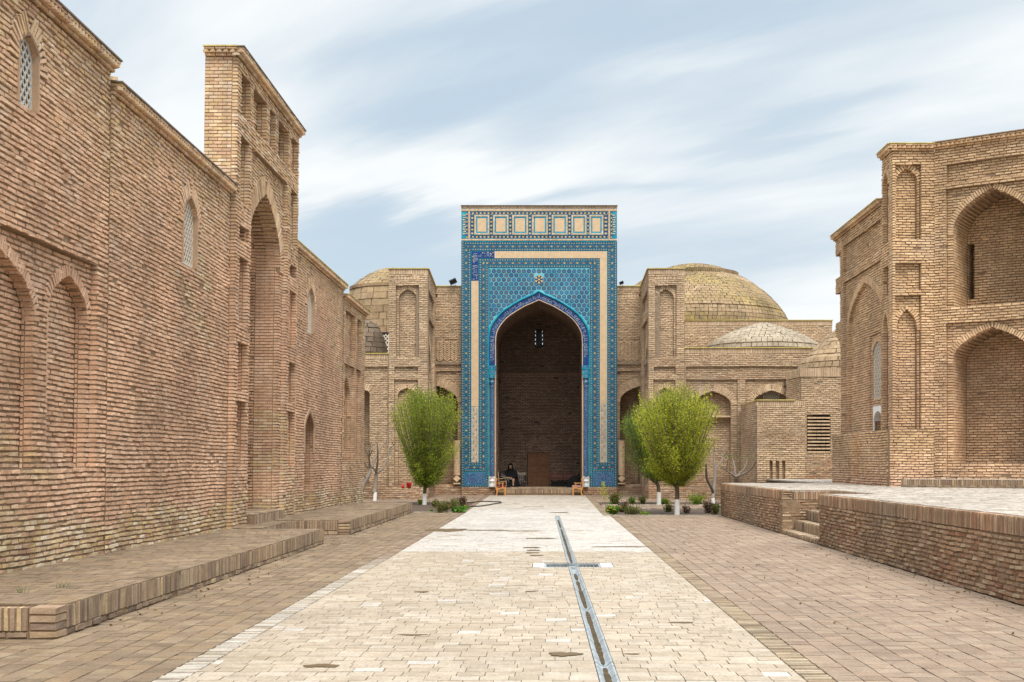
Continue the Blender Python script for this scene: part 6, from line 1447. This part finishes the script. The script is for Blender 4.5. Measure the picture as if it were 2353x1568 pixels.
for label, px, s, yy in (('floodlight on the roof edge left of the tiled portal', 1041, 1, 57.9), ('small lamp bracket on the roof edge right of the tiled portal', 1428, .6, 57.9)):
    z = 9.95; x = at(px, 0, yy)[0]; t = thing('floodlight', label, 'lamp', (x, yy, z), 'floodlights on the roof edge'); m = M()
    a = math.radians(25); m.boxes([(x, yy, z+.16*s)], (math.cos(a), 0, math.sin(a)), (-math.sin(a)*.7, -.714, math.cos(a)*.7), (-math.sin(a)*.714, .7, math.cos(a)*.714), .17*s, .12*s, .04*s); m.build('housing', ['screen_dark'], t)
    m = M(); m.tube([(x-.1*s, yy, z-.02), (x-.1*s, yy, z+.12*s)], .012, 6); m.tube([(x+.1*s, yy, z-.02), (x+.1*s, yy, z+.14*s)], .012, 6); m.build('bracket', ['screen_dark'], t)

# --- windblown litter along the foot of the platforms and terrace
m = M(); C = []
for k in range(260):
    if k % 2: x = -4.42+abs(R.normal(0, .18)); y = 11+29*R.random()
    else: x = 5.28-abs(R.normal(0, .25)); y = 9+15*R.random()
    C.append((x, y, .012))
for k in range(120): C.append((2.3+2.9*R.random(), 9+26*R.random(), .010))
leaves(m, C, .035, 0, None, 0); MT['dry_leaf'] = leaf_mat('dry_leaf', [(0, (.10,.06,.03)), (.5, (.20,.13,.06)), (1, (.30,.20,.10))])
o = m.build('dry_leaves', ['dry_leaf']); o['kind'] = 'stuff'; o['label'] = 'scattered dry leaves and litter lying on the side pavings'; o['category'] = 'litter'
# ================================================================= SKY, SUN, CAMERA
SUN_EL, SUN_AZ = math.radians(60), math.radians(165)
w = bpy.data.worlds.new('World'); SC.world = w; w.use_nodes = True; nt = w.node_tree; nt.nodes.clear(); g = G(nt)
out = g.n('ShaderNodeOutputWorld'); bg = g.n('ShaderNodeBackground'); nt.links.new(bg.outputs[0], out.inputs[0])
sky = g.n('ShaderNodeTexSky', sky_type='NISHITA', sun_disc=False); sky.sun_elevation = SUN_EL; sky.sun_rotation = SUN_AZ; sky.air_density = 1.2; sky.dust_density = 1.5
tc = g.n('ShaderNodeTexCoord').outputs['Generated']
sp = g.n('ShaderNodeSeparateXYZ'); nt.links.new(tc, sp.inputs[0])
zc = g.m('ADD', g.m('MAXIMUM', sp.outputs[2], 0.0), .16)
def cloud_vec(rot, sx, sy, ox=0, oy=0):
    cv = g.n('ShaderNodeCombineXYZ'); g.put(cv.inputs[0], g.m('DIVIDE', sp.outputs[0], zc)); g.put(cv.inputs[1], g.m('DIVIDE', sp.outputs[1], zc))
    mr = g.n('ShaderNodeMapping'); nt.links.new(cv.outputs[0], mr.inputs[0]); mr.inputs['Rotation'].default_value = (0, 0, rot)
    mp = g.n('ShaderNodeMapping'); nt.links.new(mr.outputs[0], mp.inputs[0]); mp.inputs['Scale'].default_value = (sx, sy, 1); mp.inputs['Location'].default_value = (ox, oy, 0); return mp.outputs[0]
n1 = g.noise(cloud_vec(.72, .60, 1.25, 4.3, 1.1), .9, 5, .5, .35)
n2 = g.noise(cloud_vec(.66, .85, 2.3, 1.0, 2.0), 1.0, 6, .58, .4)
den = g.m('ADD', g.m('MULTIPLY', n1, .7), g.m('MULTIPLY', n2, .3))
# individual cloud banks by direction: tangent of azimuth a, tangent of elevation e
yy_ = g.m('MAXIMUM', sp.outputs[1], .08); az_ = g.m('DIVIDE', sp.outputs[0], yy_); el_ = g.m('DIVIDE', sp.outputs[2], yy_)
wob_ = g.m('MULTIPLY', g.m('SUBTRACT', g.noise(cloud_vec(.66, .8, 2.6, 7, 2), 1.6, 4, .55), .5), .10)
def bank(px, py, sx, sy, tilt, amp):
    u_ = g.m('SUBTRACT', az_, (px-HX)/F); v_ = g.m('ADD', g.m('SUBTRACT', el_, (HY-py)/F), wob_); c_, s_ = math.cos(tilt), math.sin(tilt)
    p_ = g.m('DIVIDE', g.m('ADD', g.m('MULTIPLY', u_, c_), g.m('MULTIPLY', v_, s_)), sx/F); q_ = g.m('DIVIDE', g.m('SUBTRACT', g.m('MULTIPLY', v_, c_), g.m('MULTIPLY', u_, s_)), sy/F)
    return g.m('MULTIPLY', g.m('EXPONENT', g.m('MULTIPLY', g.m('ADD', g.m('MULTIPLY', p_, p_), g.m('MULTIPLY', q_, q_)), -1.0)), amp)
banks = 0.0
for b_ in ((860, 525, 230, 50, .02, -.20), (1080, 225, 300, 50, .22, -.17), (1750, 300, 420, 34, .20, -.09), (1400, 45, 700, 60, .12, -.13), (1150, 390, 520, 55, .10, .13), (1480, 150, 330, 34, .22, .07), (2150, 420, 400, 90, .1, .06), (1250, 450, 300, 22, .1, -.08), (800, 610, 130, 30, 0, -.06)):
    banks = g.m('ADD', banks, bank(*b_))
hz = g.rng(sp.outputs[2], .0, .42, 1.0, 0.0)
den = g.m('ADD', den, g.m('MULTIPLY', hz, .10))
den = g.m('ADD', den, banks); mask = g.rng(den, .34, .62); mask.node.interpolation_type = 'SMOOTHSTEP'
cl = g.mix(g.rng(den, .42, .64), (4.35, 4.85, 5.25), (5.95, 6.15, 6.25))
blue = g.mix(.85, sky.outputs[0], (3.55, 4.3, 4.95))
c = g.mix(mask, blue, cl)
c = g.mix(1.0, c, g.ramp(g.rng(sp.outputs[2], .36, .95), [(0, (.312, .312, .312)), (1, (1, 1, 1))]), 'MULTIPLY')   # overcast sky, brightest overhead
nt.links.new(c, bg.inputs[0]); bg.inputs[1].default_value = .15
sd = bpy.data.lights.new('sun', 'SUN'); sd.energy = 1.1; sd.angle = math.radians(30); sd.color = (1, .94, .84)
so = bpy.data.objects.new('sun', sd); COL.objects.link(so)
d = Vector((math.cos(SUN_EL)*math.sin(SUN_AZ), math.cos(SUN_EL)*math.cos(SUN_AZ), math.sin(SUN_EL)))
so.rotation_euler = d.to_track_quat('Z', 'Y').to_euler()
cam = bpy.data.cameras.new('camera'); co = bpy.data.objects.new('camera', cam); COL.objects.link(co)
co.location = (0, 0, EYE); co.rotation_euler = (math.pi/2, 0, 0)
cam.sensor_width = 36; cam.lens = 36*F/2353; cam.shift_x = (2353/2-HX)/2353; cam.shift_y = (HY-784)/2353
cam.clip_start = .1; cam.clip_end = 5000; SC.camera = co
SC.view_settings.view_transform = 'Standard'; SC.view_settings.look = 'None'; SC.view_settings.gamma = 1; SC.view_settings.exposure = 1.8
SC.render.engine = 'CYCLES'; SC.render.resolution_x = 1024; SC.render.resolution_y = 682
